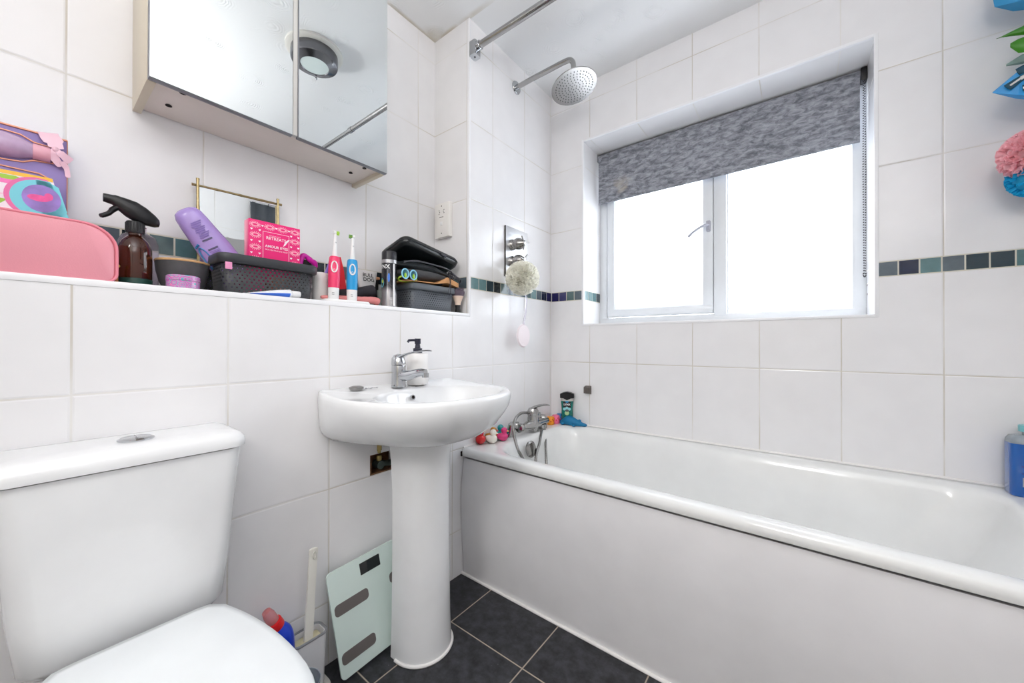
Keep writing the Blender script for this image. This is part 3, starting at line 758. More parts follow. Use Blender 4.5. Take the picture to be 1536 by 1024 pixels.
finish('bead_chain', b, mat('chain_dark', (70, 70, 76), .4), rbld)
for z, lab in ((1.185, 'upper small rusty screw hole on the window reveal below the blind chain'), (1.150, 'lower small rusty screw hole on the window reveal near the sill')):
    b = B(); ball(b, (WX1-.0005, .19, z), (.001, .004, .004), 8)
    tag(finish('screw_hole', b, mat('rust', (70, 40, 34), .7)), lab, 'screw hole')

# soap dish clip on the window wall
b = B(); loft(b, [[Vector(p) for p in ((.214, -.001, .688), (.246, -.001, .688), (.246, -.001, .732), (.214, -.001, .732))], [Vector(p) for p in ((.212, -.022, .694), (.246, -.028, .694), (.246, -.028, .726), (.212, -.022, .726))]])
tag(finish('wall_clip', b, mat('rusty_steel', (120, 112, 106), .35, .7, var=.2, vscale=50)), 'small dull metal clip on the tiles below the window corner', 'clip')
#PART2
# ------------------------------------------------------------------ things on the ledge
L = LED+.0022
def vertwrap(cx, cyy, r, a0):
    """map flat (u,v) onto a vertical cylinder; a0 = angle of u=0"""
    return lambda u, v: (cx+r*math.cos(a0+u/r), cyy+r*math.sin(a0+u/r), v)
def facex(x, y, z, flip=1, dz=0):
    return lambda u, v: (x, y+u, z+v)

# purple gift box standing against the wall, bottle inside, ribbon bow
gb = thing('gift_box', 'lilac gift box with copper edging, pink bow and bottle leaning on wall', 'gift box', (-.195, -1.90, L))
LIL = mat('lilac_card', (156, 138, 196), .55, var=.08); COP = mat('copper_edge', (214, 150, 124), .35, .5)
gy0, gy1, gz1, gxf = -2.04, -1.762, 1.404, -.172
b = B(); box(b, -.216, gxf, gy0, gy1, L, gz1, .001); finish('box_tray', b, LIL, gb)
b = B()
def cline(pts, r=.0016, closed=False): tube(b, [Vector((gxf+.001, y, z)) for y, z in pts], r, 6, closed=closed)
cline([(gy0, gz1), (gy1, gz1)], .0022); cline([(gy1, gz1), (gy1, L)], .0009)
bo = [(-1.99, 1.392), (-1.845, 1.392), (-1.825, 1.391), (-1.808, 1.382), (-1.782, 1.380), (-1.782, 1.346), (-1.808, 1.343), (-1.822, 1.335), (-1.845, 1.332), (-1.99, 1.332)]
cline(bo, .0018, True)
cline([(-1.99, 1.318), (-1.80, 1.318), (-1.785, 1.310)], .0018)
finish('copper_edging', b, COP, gb)
b = B(); lathe(b, [(.001, 0), (.022, .002), (.025, .01), (.025, .13), (.022, .148), (.0155, .163), (.0145, .166)], (gxf+.004, -1.975, 1.3615), (0, 1, .0), 24, cap=True)
bt = finish('bottle', b, mat('pearl_lilac', (196, 168, 200), .15, coat=.5, var=.08, vscale=60), gb)
b = B(); lathe(b, [(.0155, 0), (.016, .002), (.016, .022), (.015, .0235), (.001, .0235)], (gxf+.004, -1.809, 1.3615), (0, 1, 0), 24); finish('bottle_cap', b, mat('pale_pink_cap', (236, 176, 192), .3), bt)
PINKR = mat('pink_satin', (250, 208, 224), .4)
b = B()
def ribbon(pts, w, M=None):
    P = smoothpath(pts, 5); r0 = []; n = len(P)
    for i, p in enumerate(P):
        t_ = (P[min(i+1, n-1)]-P[max(i-1, 0)]).normalized(); s = t_.cross(Vector((1, 0, 0))).normalized(); ww = w[min(int(i/5), len(w)-1)] if isinstance(w, list) else w
        r0.append([p-s*ww/2, p+s*ww/2, p+s*ww/2+Vector((.0006, 0, 0)), p-s*ww/2+Vector((.0006, 0, 0))])
    loft(b, r0)
gx = gxf+.006
ribbon([(gx-.004, -1.789, 1.410), (gx+.002, -1.786, 1.400), (gx+.006, -1.780, 1.388), (gx+.010, -1.778, 1.376)], [.029, .030, .022, .010])
ribbon([(gx+.010, -1.779, 1.375), (gx+.012, -1.773, 1.368), (gx+.008, -1.765, 1.362), (gx+.003, -1.757, 1.357)], [.009, .014, .016, .012])
ribbon([(gx+.010, -1.779, 1.374), (gx+.010, -1.783, 1.364), (gx+.006, -1.778, 1.352), (gx+.002, -1.770, 1.343)], [.009, .015, .014, .008])
ribbon([(gx+.006, -1.770, 1.352), (gx-.000, -1.763, 1.340), (gx-.002, -1.761, 1.322)], [.010, .008, .004])
ball(b, (gx+.010, -1.779, 1.374), (.005, .005, .006), 12)
finish('ribbon_bow', b, PINKR, gb, angle=60)

# picture book in front of the gift box
pb = thing('picture_book', 'pink and turquoise picture book behind the pink wash bag', 'book', (-.15, -1.87, L))
Mb = Matrix.Translation((-.135, 0, L)) @ Matrix.Rotation(-.07, 4, 'Y') @ Matrix.Translation((.135, 0, -L))
b = B()
def slant(y): return y
prism(b, [(-2.03, L), (-1.735, L), (-1.783, 1.308), (-2.03, 1.298)], -.145, -.135, 'yz', 0, Mb)
finish('book_pages', b, mat('book_white', (246, 236, 244), .5), pb)
b = B()
def disc(bm, cyy, cz, ry, rz, x, mi, n=30, a0=0, a1=2*PI, th=.0003):
    pts = [Mb @ Vector((x, cyy+ry*math.cos(a0+(a1-a0)*i/n), cz+rz*math.sin(a0+(a1-a0)*i/n))) for i in range(n)]
    flatpoly(bm, pts, mi)
def inpoly(pts, x, mi): flatpoly(b, [Mb @ Vector((x, y, z)) for y, z in pts], mi)
BM = [mat('book_pink', (244, 120, 190), .4), mat('book_yellow', (250, 196, 60), .4), mat('book_turquoise', (120, 214, 228), .4), mat('book_purple', (150, 122, 200), .4, var=.25, vscale=30),
      mat('book_hotpink', (236, 84, 158), .4, var=.15, vscale=80), mat('book_green', (160, 206, 60), .4), mat('book_rim', (232, 110, 170), .4), mat('book_palepink', (250, 214, 232), .4, var=.1, vscale=50), mat('book_grey', (176, 200, 200), .4)]
x = -.1347
inpoly([(-2.03, 1.291), (-1.782, 1.300), (-1.783, 1.308), (-2.03, 1.298)], x, 1)
inpoly([(-2.03, 1.272), (-1.83, 1.279), (-1.80, 1.295), (-2.03, 1.290)], x, 0)
inpoly([(-1.848, 1.287), (-1.81, 1.289), (-1.83, 1.297), (-1.852, 1.296)], x+.0001, 5)
inpoly([(-2.03, 1.235), (-1.86, 1.246), (-1.842, 1.257), (-2.03, 1.262)], x, 7)
inpoly([(-2.03, 1.228), (-1.848, 1.236), (-1.84, 1.246), (-2.03, 1.250)], x, 5)
inpoly([(-2.03, 1.205), (-1.858, 1.21), (-1.85, 1.222), (-2.03, 1.23)], x, 0)
inpoly([(-1.84, 1.196), (-1.80, 1.196), (-1.796, 1.212), (-1.822, 1.225), (-1.848, 1.216)], x, 4)
inpoly([(-1.812, 1.185), (-1.79, 1.185), (-1.80, 1.228), (-1.814, 1.232)], x+.0001, 8)
disc(b, -1.800, 1.258, .045, .045, x+.0002, 6, a0=PI*.42, a1=PI*1.75)
disc(b, -1.798, 1.258, .040, .040, x+.0003, 2, a0=PI*.3, a1=PI*1.9)
inpoly([(-1.805, 1.299), (-1.786, 1.299), (-1.760, 1.228), (-1.795, 1.216)], x+.0003, 2)
disc(b, -1.797, 1.260, .026, .029, x+.0004, 3)
disc(b, -1.801, 1.260, .015, .007, x+.0005, 4); disc(b, -1.788, 1.266, .006, .008, x+.0006, 4)
inpoly([(-1.79, 1.185), (-1.752, 1.185), (-1.762, 1.214), (-1.785, 1.217)], x+.0004, 4)
finish('front_cover', b, BM, pb, angle=0)

# pink wash bag
wb = thing('wash_bag', 'pink zipped wash bag lying along the ledge', 'wash bag', (-.085, -1.86, L))
PK1 = mat('pink_leatherette', (238, 160, 172), .45, bump=.12, bscale=500)
b = B(); rings = []
for x, s in ((-.132, .985), (-.128, 1), (-.045, 1), (-.037, .992), (-.032, .97)):
    P = rrect(-2.06, -1.700, L+.0005, 1.200, (.050, .03, .02, .018), 8)
    rings.append([Vector((x, -1.88+(y+1.88)*s, 1.144+(z-1.144)*s)) for y, z in P])
loft(b, rings); finish('bag_body', b, PK1, wb, angle=60)
b = B()
P = rrect(-2.06, -1.6985, L+.002, 1.2015, (.050, .03, .02, .018), 8)
for x in (-.036, -.050): tube(b, [Vector((x, y, z)) for y, z in P], .0026, 8, closed=True)
finish('piping', b, mat('pink_piping', (232, 140, 156), .4), wb)
b = B(); box(b, -.066, -.058, -1.700, -1.694, 1.085, 1.118, .002); ball(b, (-.060, -1.695, 1.124), .004, 8, mi=1); finish('zip_pull', b, [mat('tan_leather', (190, 120, 76), .5), mat('gold', (220, 180, 90), .3, 1.0)], wb)

# spray bottle
sbx, sby = -.092, -1.6645
sbt = thing('spray_bottle', 'amber spray bottle with black trigger head on the ledge', 'spray bottle', (sbx, sby, L))
AMB = mat('amber_glass', (96, 40, 14), .05, trans=.75, ior=1.45, coat=.5)
b = B(); lathe(b, [(.001, 0), (.0275, 0), (.029, .003), (.029, .075), (.0285, .088), (.024, .104), (.016, .114), (.0115, .119), (.0115, .130), (.001, .130)], (sbx, sby, L), n=36); finish('glass_body', b, AMB, sbt)
b = B(); lathe(b, [(.001, .003), (.0255, .003), (.0262, .006), (.0262, .022), (.001, .022)], (sbx, sby, L), n=30)
lathe(b, [(.0292, .0), (.0296, .001), (.0296, .018), (.0292, .019)], (sbx, sby, L), n=36, cap=False)
finish('green_base', b, mat('dark_green_base', (24, 66, 58), .4), sbt)
b = B(); lathe(b, [(.001, .124), (.0155, .124), (.016, .127), (.016, .147), (.0145, .150), (.001, .150)], (sbx, sby, L), n=32)
for k in range(24):
    a = 2*PI*k/24; box(b, sbx+.0158*math.cos(a)-.0008, sbx+.0158*math.cos(a)+.0008, sby+.0158*math.sin(a)-.0008, sby+.0158*math.sin(a)+.0008, L+.128, L+.146)
finish('collar', b, BLACK, sbt)
def sect(y, z, w, h):
    w *= 1.15; h *= 1.18
    return [Vector((sbx+w*math.cos(a)*abs(math.cos(a))**-.3 if abs(math.cos(a)) > 1e-3 else sbx, y, z+h*math.sin(a))) for a in [2*PI*k/16+.01 for k in range(16)]]
b = B(); loft(b, [sect(sby-.050, 1.2755, .0065, .0075), sect(sby-.036, 1.274, .008, .009), sect(sby-.032, 1.272, .0095, .0115), sect(sby-.015, 1.263, .0125, .017), sect(sby+.002, 1.256, .0135, .020), sect(sby+.018, 1.250, .013, .017), sect(sby+.033, 1.243, .011, .0115), sect(sby+.040, 1.240, .007, .007), sect(sby+.0415, 1.2395, .002, .002)])
finish('trigger_head', b, BLACK, sbt, angle=60)
b = B(); tube(b, smoothpath([(sbx, sby-.024, 1.262), (sbx, sby-.034, 1.254), (sbx, sby-.042, 1.242), (sbx, sby-.055, 1.233)], 4), [.0085]*6+[.007]*6+[.004], 10, flat=.7); finish('trigger', b, BLACK, sbt)
cbt = thing('clear_bottle', 'clear plastic bottle standing behind the amber spray bottle', 'bottle', (-.160, -1.650, L))
b = B(); lathe(b, [(.001, 0), (.034, 0), (.036, .004), (.036, .115), (.030, .132), (.014, .142), (.014, .155), (.001, .155)], (-.160, -1.650, L), n=36); finish('bottle_body', b, CLEAR, cbt)

# bowl with bamboo lid and little patterned pot in front
bw = thing('storage_bowl', 'dark grey bowl with a bamboo lid between spray bottle and basket', 'bowl', (-.105, -1.578, L))
b = B(); lathe(b, [(.001, 0), (.032, 0), (.035, .002), (.044, .022), (.050, .048), (.052, .070), (.001, .070)], (-.105, -1.578, L), n=44); finish('bowl_body', b, mat('charcoal_bamboo_fibre', (76, 76, 78), .45, var=.12, vscale=60), bw)
b = B(); lathe(b, [(.001, .070), (.0525, .070), (.0535, .0725), (.052, .0755), (.001, .0758)], (-.105, -1.578, L), n=44); finish('bamboo_lid', b, mat('bamboo_wood', (206, 164, 116), .5, var=.15, vscale=30), bw)
def pattern_mat():
    m = bpy.data.materials.new('swirl_patterned_print'); m.use_nodes = True; t = NT(m); b = m.node_tree.nodes['Principled BSDF']
    g = t.n('ShaderNodeTexCoord'); v = t.n('ShaderNodeTexVoronoi'); v.inputs['Scale'].default_value = 75; t.l(g.outputs['Object'], v.inputs['Vector'])
    s = t.mth('SINE', t.mth('MULTIPLY', v.outputs['Distance'], 22))
    c = t.mix(t.mr(s, -.4, -.1), lin((190, 110, 190)), lin((236, 130, 170))); c = t.mix(t.mr(s, .55, .7), c, lin((110, 170, 196)))
    t.l(c, b.inputs['Base Color']); b.inputs['Roughness'].default_value = .2; b.inputs['Coat Weight'].default_value = .5; return m
pt_ = thing('patterned_pot', 'small pink swirl patterned pot in front of the bowl', 'pot', (-.034, -1.591, L))
b = B(); lathe(b, [(.001, 0), (.029, 0), (.0305, .002), (.0305, .017), (.001, .017)], (-.034, -1.591, L), n=40); finish('pot_body', b, pattern_mat(), pt_)
b = B(); lathe(b, [(.001, .0175), (.0312, .0175), (.0315, .019), (.031, .028), (.029, .030), (.001, .030)], (-.034, -1.591, L), n=40); finish('pot_lid', b, bpy.data.materials['swirl_patterned_print'], pt_)

# perforated baskets
def basket_mat(name, rgb, cu, cw):
    m = bpy.data.materials.new(name); m.use_nodes = True; t = NT(m); nt = m.node_tree; b = nt.nodes['Principled BSDF']
    b.inputs['Base Color'].default_value = lin(rgb); b.inputs['Roughness'].default_value = .45
    uv = t.n('ShaderNodeUVMap'); sp = t.n('ShaderNodeSeparateXYZ'); t.l(uv.outputs[0], sp.inputs[0])
    U, V = sp.outputs[0], sp.outputs[1]; p = .0215; q = .0165
    def grid(ou, ov):
        fu = t.mth('SUBTRACT', t.mth('FRACT', t.mth('DIVIDE', t.mth('ADD', U, ou+5), p)), .5)
        fv = t.mth('MULTIPLY', t.mth('SUBTRACT', t.mth('FRACT', t.mth('DIVIDE', t.mth('ADD', V, ov+5), q)), .5), q/p)
        return t.mth('MULTIPLY', t.mth('SQRT', t.mth('ADD', t.mth('MULTIPLY', fu, fu), t.mth('MULTIPLY', fv, fv))), p)
    d = t.mth('MINIMUM', t.mth('MINIMUM', grid(0, 0), grid(p/2, 0)), t.mth('MINIMUM', grid(p*.25, q/2), grid(p*.75, q/2)))
    # holes grow towards the middle of each side
    dist = t.mth('ABSOLUTE', t.mth('SUBTRACT', t.mth('FRACT', t.mth('ADD', U, 5)), cu))
    rr = t.mr(dist, .115, .0, .0010, .0026)
    h = t.mth('LESS_THAN', d, rr)
    a = t.mth('MULTIPLY', t.mth('GREATER_THAN', V, .008), t.mth('LESS_THAN', V, .074))
    h = t.mth('MULTIPLY', h, a)
    tr = t.n('ShaderNodeBsdfTransparent'); mx_ = t.n('ShaderNodeMixShader'); t.l(h, mx_.inputs[0]); t.l(b.outputs[0], mx_.inputs[1]); t.l(tr.outputs[0], mx_.inputs[2])
    t.l(mx_.outputs[0], nt.nodes['Material Output'].inputs[0]); return m
def basket(name, label, loc, rz, Lx, Wy, H, rgb, bits):
    """long side along local x, near-left corner at origin, depth towards local +y"""
    r = thing(name, label, 'basket', loc, (0, 0, rz))
    m = basket_mat(name+'_plastic', rgb, Lx/2, .1); m2 = mat(name+'_rim', rgb, .4)
    bm = B(); uvl = bm.loops.layers.uv.new('UVMap')
    def rg(s, z, rad): return rrect(s, Lx-s, s, Wy-s, rad, 5)
    levels = [(.012, 0, .02), (.010, .004, .022), (.004, H*.78, .024)]
    R = []
    for s, z, rad in levels:
        q = rg(s, z, rad); q = q[len(q)//2+0:]+q[:len(q)//2+0]
        R.append([bm.verts.new((x, y, z)) for x, y in q])
    n = len(R[0])
    per = [0]
    for i in range(n): per.append(per[-1]+(R[2][(i+1) % n].co-R[2][i].co).length)
    def uvof(v, base):
        # u measured along the side the point faces
        return v
    for a, c in zip(R[:-1], R[1:]):
        for i in range(n):
            j = (i+1) % n; f = bm.faces.new((a[i], a[j], c[j], c[i]))
            mid = (c[i].co+c[j].co)/2; xs = abs((c[j].co-c[i].co).x) >= abs((c[j].co-c[i].co).y)
            for l in f.loops:
                u = l.vert.co.x if xs else l.vert.co.y + (Lx/2-Wy/2)
                l[uvl].uv = (u, l.vert.co.z)
    f = bm.faces.new(R[0][::-1])
    for l in f.loops: l[uvl].uv = (0, -.5)
    me = bpy.data.meshes.new('basket_wall'); bm.to_mesh(me); bm.free(); me.materials.append(m)
    for p_ in me.polygons: p_.use_smooth = True
    me.set_sharp_from_angle(angle=math.radians(40))
    o = bpy.data.objects.new('basket_wall', me); COL.objects.link(o); o.parent = r
    so = o.modifiers.new('thickness', 'SOLIDIFY'); so.thickness = .0015; so.offset = -1
    bm = B()
    def rr3(s, z, rad=.026): return [Vector((x, y, z)) for x, y in rrect(s, Lx-s, s, Wy-s, rad, 6)]
    loft(bm, [rr3(.003, H*.76), rr3(-.001, H*.76), rr3(-.004, H*.79), rr3(-.005, H-.003), rr3(-.003, H), rr3(.001, H), rr3(.003, H-.002), rr3(.003, H*.76)], cap0=False, cap1=False)
    o2 = finish('basket_rim', bm, m2, None, angle=50); o2.parent = r
    for i, (x, y, z, sx, sy, sz, c) in enumerate(bits):
        pass
    return r
ba = basket('perforated_basket', 'charcoal perforated basket holding the lilac bottle and pink box', (-.022, -1.522, L), PI/2, .236, .128, .101, (56, 58, 62), [])
bbk = basket('slotted_basket', 'grey perforated basket beneath the black toiletry bags', (-.022, -.948, L), PI/2, .228, .125, .100, (92, 97, 104), [])
o = bpy.data.objects.new('gift_tag', None)
bpy.data.objects.remove(o)
b = B(); box(b, -.0185, -.0165, -1.5145, -1.500, 1.142, 1.160, .0005); 
bm_ = b; 
for v in bm_.verts: v.co.x += .0
finish('pink_sticker', b, mat('pink_sticker', (232, 150, 190), .4), ba)
# odds and ends in the charcoal basket
Mi = Matrix.Translation(ba.location) @ Matrix.Rotation(PI/2, 4, 'Z')
def inb(x, y, z): return Mi @ Vector((x, y, z))
for i, (nm, lab, ct, x, y, z, s, c) in enumerate((
    ('sponge', 'pink sponge inside the charcoal perforated basket', 'sponge', .075, .045, .0335, (.034, .028, .0315), (236, 60, 130)),
    ('cotton_pad_pack', 'peach pack of pads inside the charcoal perforated basket', 'cotton pads', .150, .050, .0305, (.034, .028, .0285), (236, 176, 150)),
    ('cream_jar', 'white jar poking above the charcoal basket beside the lilac bottle', 'jar', .085, .098, .056, (.024, .022, .054), (244, 238, 232)))):
    b = B(); p_ = inb(x, y, z)
    if nm == 'cream_jar':
        lathe(b, [(.001, -.0535), (.026, -.0535), (.027, -.05), (.027, .038), (.001, .038)], p_, n=26)
        t_ = thing(nm, lab, ct, (p_.x, p_.y, L)); finish('jar_body', b, mat('jar_white', (238, 232, 228), .3), t_)
        b = B(); lathe(b, [(.001, .0385), (.0285, .0385), (.029, .040), (.029, .050), (.026, .052), (.001, .052)], p_, n=26); finish('jar_lid', b, mat('jar_lid', (244, 240, 236), .3), t_)
    else:
        box(b, p_.x-s[0], p_.x+s[0], p_.y-s[1], p_.y+s[1], p_.z-s[2], p_.z+s[2], .008, 3)
        tag(finish(nm, b, mat(nm+'_m', c, .6, var=.3, vscale=60)), lab, ct)

# lilac shampoo bottle, tilted in the basket
lb = thing('shampoo_bottle', 'lilac shampoo bottle leaning out of the charcoal basket', 'bottle', inb(.06, .085, .01))
ax = Vector((-.02, -.105, .155)).normalized(); base_ = Vector((-.115, -1.482, 1.165)); nrm_ = (Vector((1, -.45, .1))-ax*Vector((1, -.45, .1)).dot(ax)).normalized(); sd_ = ax.cross(nrm_)
def lbp(u, v, w=0): return base_+ax*v+sd_*u+nrm_*w
b = B(); rings = []
for v, w, d in ((-.055, .022, .016), (-.05, .030, .019), (0, .034, .020), (.05, .033, .020), (.085, .030, .019), (.125, .0275, .018), (.145, .0255, .0165), (.156, .021, .013), (.161, .013, .008), (.1625, .004, .003)):
    w *= 1.18; d *= 1.1; rings.append([lbp(w*math.cos(a)*(abs(math.cos(a))**-.25 if abs(math.cos(a)) > .01 else 1), v, d*math.sin(a)) for a in [2*PI*k/28+.01 for k in range(28)]])
loft(b, rings); finish('bottle_body', b, mat('lilac_plastic', (172, 148, 214), .22, coat=.3), lb, angle=60)
b = B()
DG = mat('label_grey', (92, 84, 120), .5); DB = mat('label_blue', (48, 130, 190), .4); DV = mat('label_violet', (140, 116, 190), .5)
def strip(u0, u1, v0, v1, mi, sk=0):
    pts = []
    for u, v in ((u0, v0), (u1, v0+sk), (u1, v1+sk), (u0, v1)):
        d = .0222*math.sqrt(max(0, 1-(abs(u)/.039)**2.4)); pts.append(lbp(u, v, d+.0012))
    flatpoly(b, pts, mi)
for (u0, u1, v0, v1) in ((-.012, .012, .073, .077), (-.014, .010, .049, .053)): strip(u0, u1, v0, v1, 0)
for k in range(9): strip(-.012+.002*(k % 3), .010+.003*((k*7) % 3), .082+.0048*k, .0845+.0048*k, 2)
for k in range(5): strip(-.014+.002*(k % 2), .010, .030+.0035*k, .032+.0035*k, 2)
finish('print', b, [DG, DB, DV], lb, angle=0)
b = B()
pl_ = [lbp(-.027+.008*math.cos(a), .030+.034*math.sin(a), .0185+.002*math.cos(a)) for a in [2*PI*k/20 for k in range(20)]]
tube(b, pl_, .0016, 6, closed=True); tube(b, [lbp(-.034, .068, .013), lbp(-.024, .072, .0195)], .0025, 6)
finish('blue_emblem', b, DB, lb)

# pink boxed eye masks standing in the basket
ebx = thing('eye_mask_box', 'bright pink patterned box of eye masks standing in the charcoal basket', 'box', (-.07, -1.385, 1.15))
HP = mat('hot_pink_card', (236, 36, 120), .4); WP = mat('white_print', (252, 232, 240), .5); PP = mat('pale_pink_print', (250, 170, 190), .5)
ez0, ez1, ey0, ey1, ex = 1.125, 1.2935, -1.452, -1.322, -.058
b = B(); box(b, ex-.035, ex, ey0, ey1, ez0, ez1, .0008); finish('carton', b, HP, ebx)
b = B(); box(b, ex-.0355, ex-.0351, ey0+.0005, ey1-.0005, ez0, ez1-.0005); finish('plain_back', b, mat('white_card', (240, 238, 238), .5), ebx)
b = B()
def pl4(y0, y1, z0, z1, mi=0, x=ex+.0005): flatpoly(b, [(x, y0, z0), (x, y1, z0), (x, y1, z1), (x, y0, z1)], mi)
fy0, fy1, fz1 = ey0+.033, ey1-.030, 1.266
pl4(fy0, fy1, fz1-.001, fz1); pl4(fy0, fy0+.001, ez0, fz1); pl4(fy1-.001, fy1, ez0, fz1)
def eye(y, z, s=1):
    x = ex+.0005
    out = [(x, y+.0105*s*math.cos(a), z+.0055*s*math.sin(a)) for a in [2*PI*k/22 for k in range(22)]]
    flatpoly(b, out, 1)
    flatpoly(b, [(x+.0002, y+.006*s*math.cos(a), z+.0028*s*math.sin(a)) for a in [2*PI*k/14 for k in range(14)]], 2)
    for k in range(18):
        a = 2*PI*k/18; c, s_ = math.cos(a), math.sin(a)
        p0 = Vector((x, y+.0112*s*c, z+.0062*s*s_)); p1 = Vector((x, y+.0140*s*c, z+.0090*s*s_)); q = Vector((0, -s_, c)).normalized()*.0004
        flatpoly(b, [p0-q, p0+q, p1+q, p1-q], 0)
def heart(y, z, s=.0032):
    flatpoly(b, [(ex+.0005, y+s*.9*math.sin(t)**3, z+s*(.81*math.cos(t)-.31*math.cos(2*t)-.12*math.cos(3*t))) for t in [2*PI*k/18 for k in range(18)]], 0)
for k, y in enumerate((ey0+.014, ey0+.050, ey0+.083, ey0+.116)): eye(y, 1.2795)
for y in (ey0+.032, ey0+.0665, ey0+.0995): heart(y, 1.280)
for z in (1.252, 1.219, 1.186): eye(ey0+.0155, z); eye(ey1-.0145, z)
for z in (1.2665, 1.2355, 1.2025, 1.17): heart(ey0+.006, z); heart(ey0+.0255, z); heart(ey1-.0245, z); heart(ey1-.005, z)
finish('printed_border', b, [WP, PP, HP], ebx, angle=0)
fc = (fy0+fy1)/2
b = B(); tube(b, smoothpath([(ex+.0008, fc-.018+.0022*k, 1.2562+(.0014 if k % 2 else -.0010)*(1.6 if k == 0 else 1)) for k in range(14)], 4), .0003, 5); finish('script_line', b, WP, ebx)
textmesh('RETREATS', .0112, facex(ex+.0006, fc, 1.249), 'lettering', WP, ebx, bold=.00015)
textmesh('AMOUR EYES', .0098, facex(ex+.0006, fc+.001, 1.226), 'lettering', WP, ebx, bold=.0002)
textmesh('SELF HEATING EYE MASK', .0052, facex(ex+.0006, fc+.001, 1.2165), 'lettering', WP, ebx)
b = B(); flatpoly(b, [(ex+.0006, fy1-.016, 1.232), (ex+.0006, fy1-.010, 1.237), (ex+.0006, fy1+.002, 1.256), (ex+.0006, fy1-.006, 1.252), (ex+.0006, fy1-.012, 1.243)]); finish('feather_print', b, WP, ebx, angle=0)
# magenta hair accessory lying on a white pack
b = B(); pk = inb(.205, .075, .0975); box(b, -.120, -.040, -1.322, -1.294, 1.12, 1.188, .003)
tag(finish('tissue_pack', b, mat('tissue_white', (240, 238, 238), .5)), 'white pack at the basket end under the magenta hair clip', 'pack')
hc_ = thing('hair_clip', 'magenta and black hair clip resting on the basket end', 'hair clip', (-.085, -1.283, 1.19))
b = B(); tube(b, smoothpath([(-.085, -1.312, 1.190), (-.085, -1.304, 1.219), (-.085, -1.293, 1.222), (-.085, -1.280, 1.212), (-.085, -1.268, 1.206), (-.085, -1.262, 1.192)], 5), [.006, .0065, .007, .007, .0075, .008, .009, .009, .0085, .008, .0075, .007, .0075, .0085, .009, .009, .008, .008, .0085, .009, .009, .008, .007, .006, .005, .004], 10); finish('magenta_loops', b, mat('magenta_satin', (196, 26, 160), .3), hc_, angle=60)
b = B(); ball(b, (-.090, -1.292, 1.199), (.010, .017, .014), 16); finish('black_velvet', b, mat('black_velvet', (14, 12, 14), .8), hc_)

# small gold framed mirror
gm = thing('bamboo_frame_mirror', 'small mirror with gold bamboo style frame leaning against the wall', 'mirror', (-.20, -1.43, L))
GOLD = mat('antique_gold', (172, 154, 112), .3, .9, var=.2, vscale=120)
Mg = Matrix.Translation((-.19, -1.43, L)) @ Matrix.Rotation(-.035, 4, 'Y')
b = B()
def bamboo(p0, p1, r=.0034):
    p0 = Vector(p0); p1 = Vector(p1); n = 28; P = [Mg @ (p0+(p1-p0)*i/n) for i in range(n+1)]
    tube(b, P, [r*(1.22 if i % 7 == 0 else 1.0) for i in range(n+1)], 10)
bamboo((0, -.112, .308), (0, .112, .316)); bamboo((0, -.112, .012), (0, .112, .012))
bamboo((.006, -.100, .004), (.006, -.100, .326)); bamboo((.006, .099, .004), (.006, .099, .330))
finish('frame', b, GOLD, gm)
b = B(); box(b, -.003, .001, -.098, .097, .014, .308, 0, M=Mg); finish('mirror_panel', b, MIR, gm, angle=0)

# tumbler with razor, electric toothbrushes on their white base
tw = thing('tumbler', 'white tumbler beside the charcoal basket', 'tumbler', (-.088, -1.249, L))
b = B(); lathe(b, [(.001, 0), (.022, 0), (.0235, .003), (.0255, .092), (.0245, .094), (.0235, .092), (.0215, .006), (.001, .006)], (-.088, -1.249, L), n=32); finish('cup', b, mat('cup_white', (226, 224, 222), .35), tw)
rz = thing('toothbrush', 'purple and teal toothbrush standing in the white tumbler', 'toothbrush', (-.088, -1.245, L+.01))
b = B(); tube(b, [(-.088, -1.256, L+.01), (-.090, -1.235, L+.085), (-.092, -1.218, L+.128)], [.0035, .004, .0045], 10); finish('handle', b, mat('purple_plastic', (140, 120, 200), .3), rz)
b = B(); tube(b, [(-.092, -1.218, L+.128), (-.0925, -1.212, L+.142)], [.0048, .004], 10); finish('grip', b, mat('teal_plastic', (60, 130, 140), .3), rz)
cb = tag(None, '', '') if False else None
chb = thing('charging_base', 'low white charging base under the electric toothbrushes', 'charger', (-.05, -1.18, L))
b = B(); P = rrect(-.078, -.016, -1.262, -1.112, .02, 6); loft(b, [ring(P, L), ring(inset(P, -.0008), L+.002), ring(P, L+.007), ring(inset(P, .002), L+.0095)]); finish('base_body', b, WHITEP, chb)
TB = L+.0098
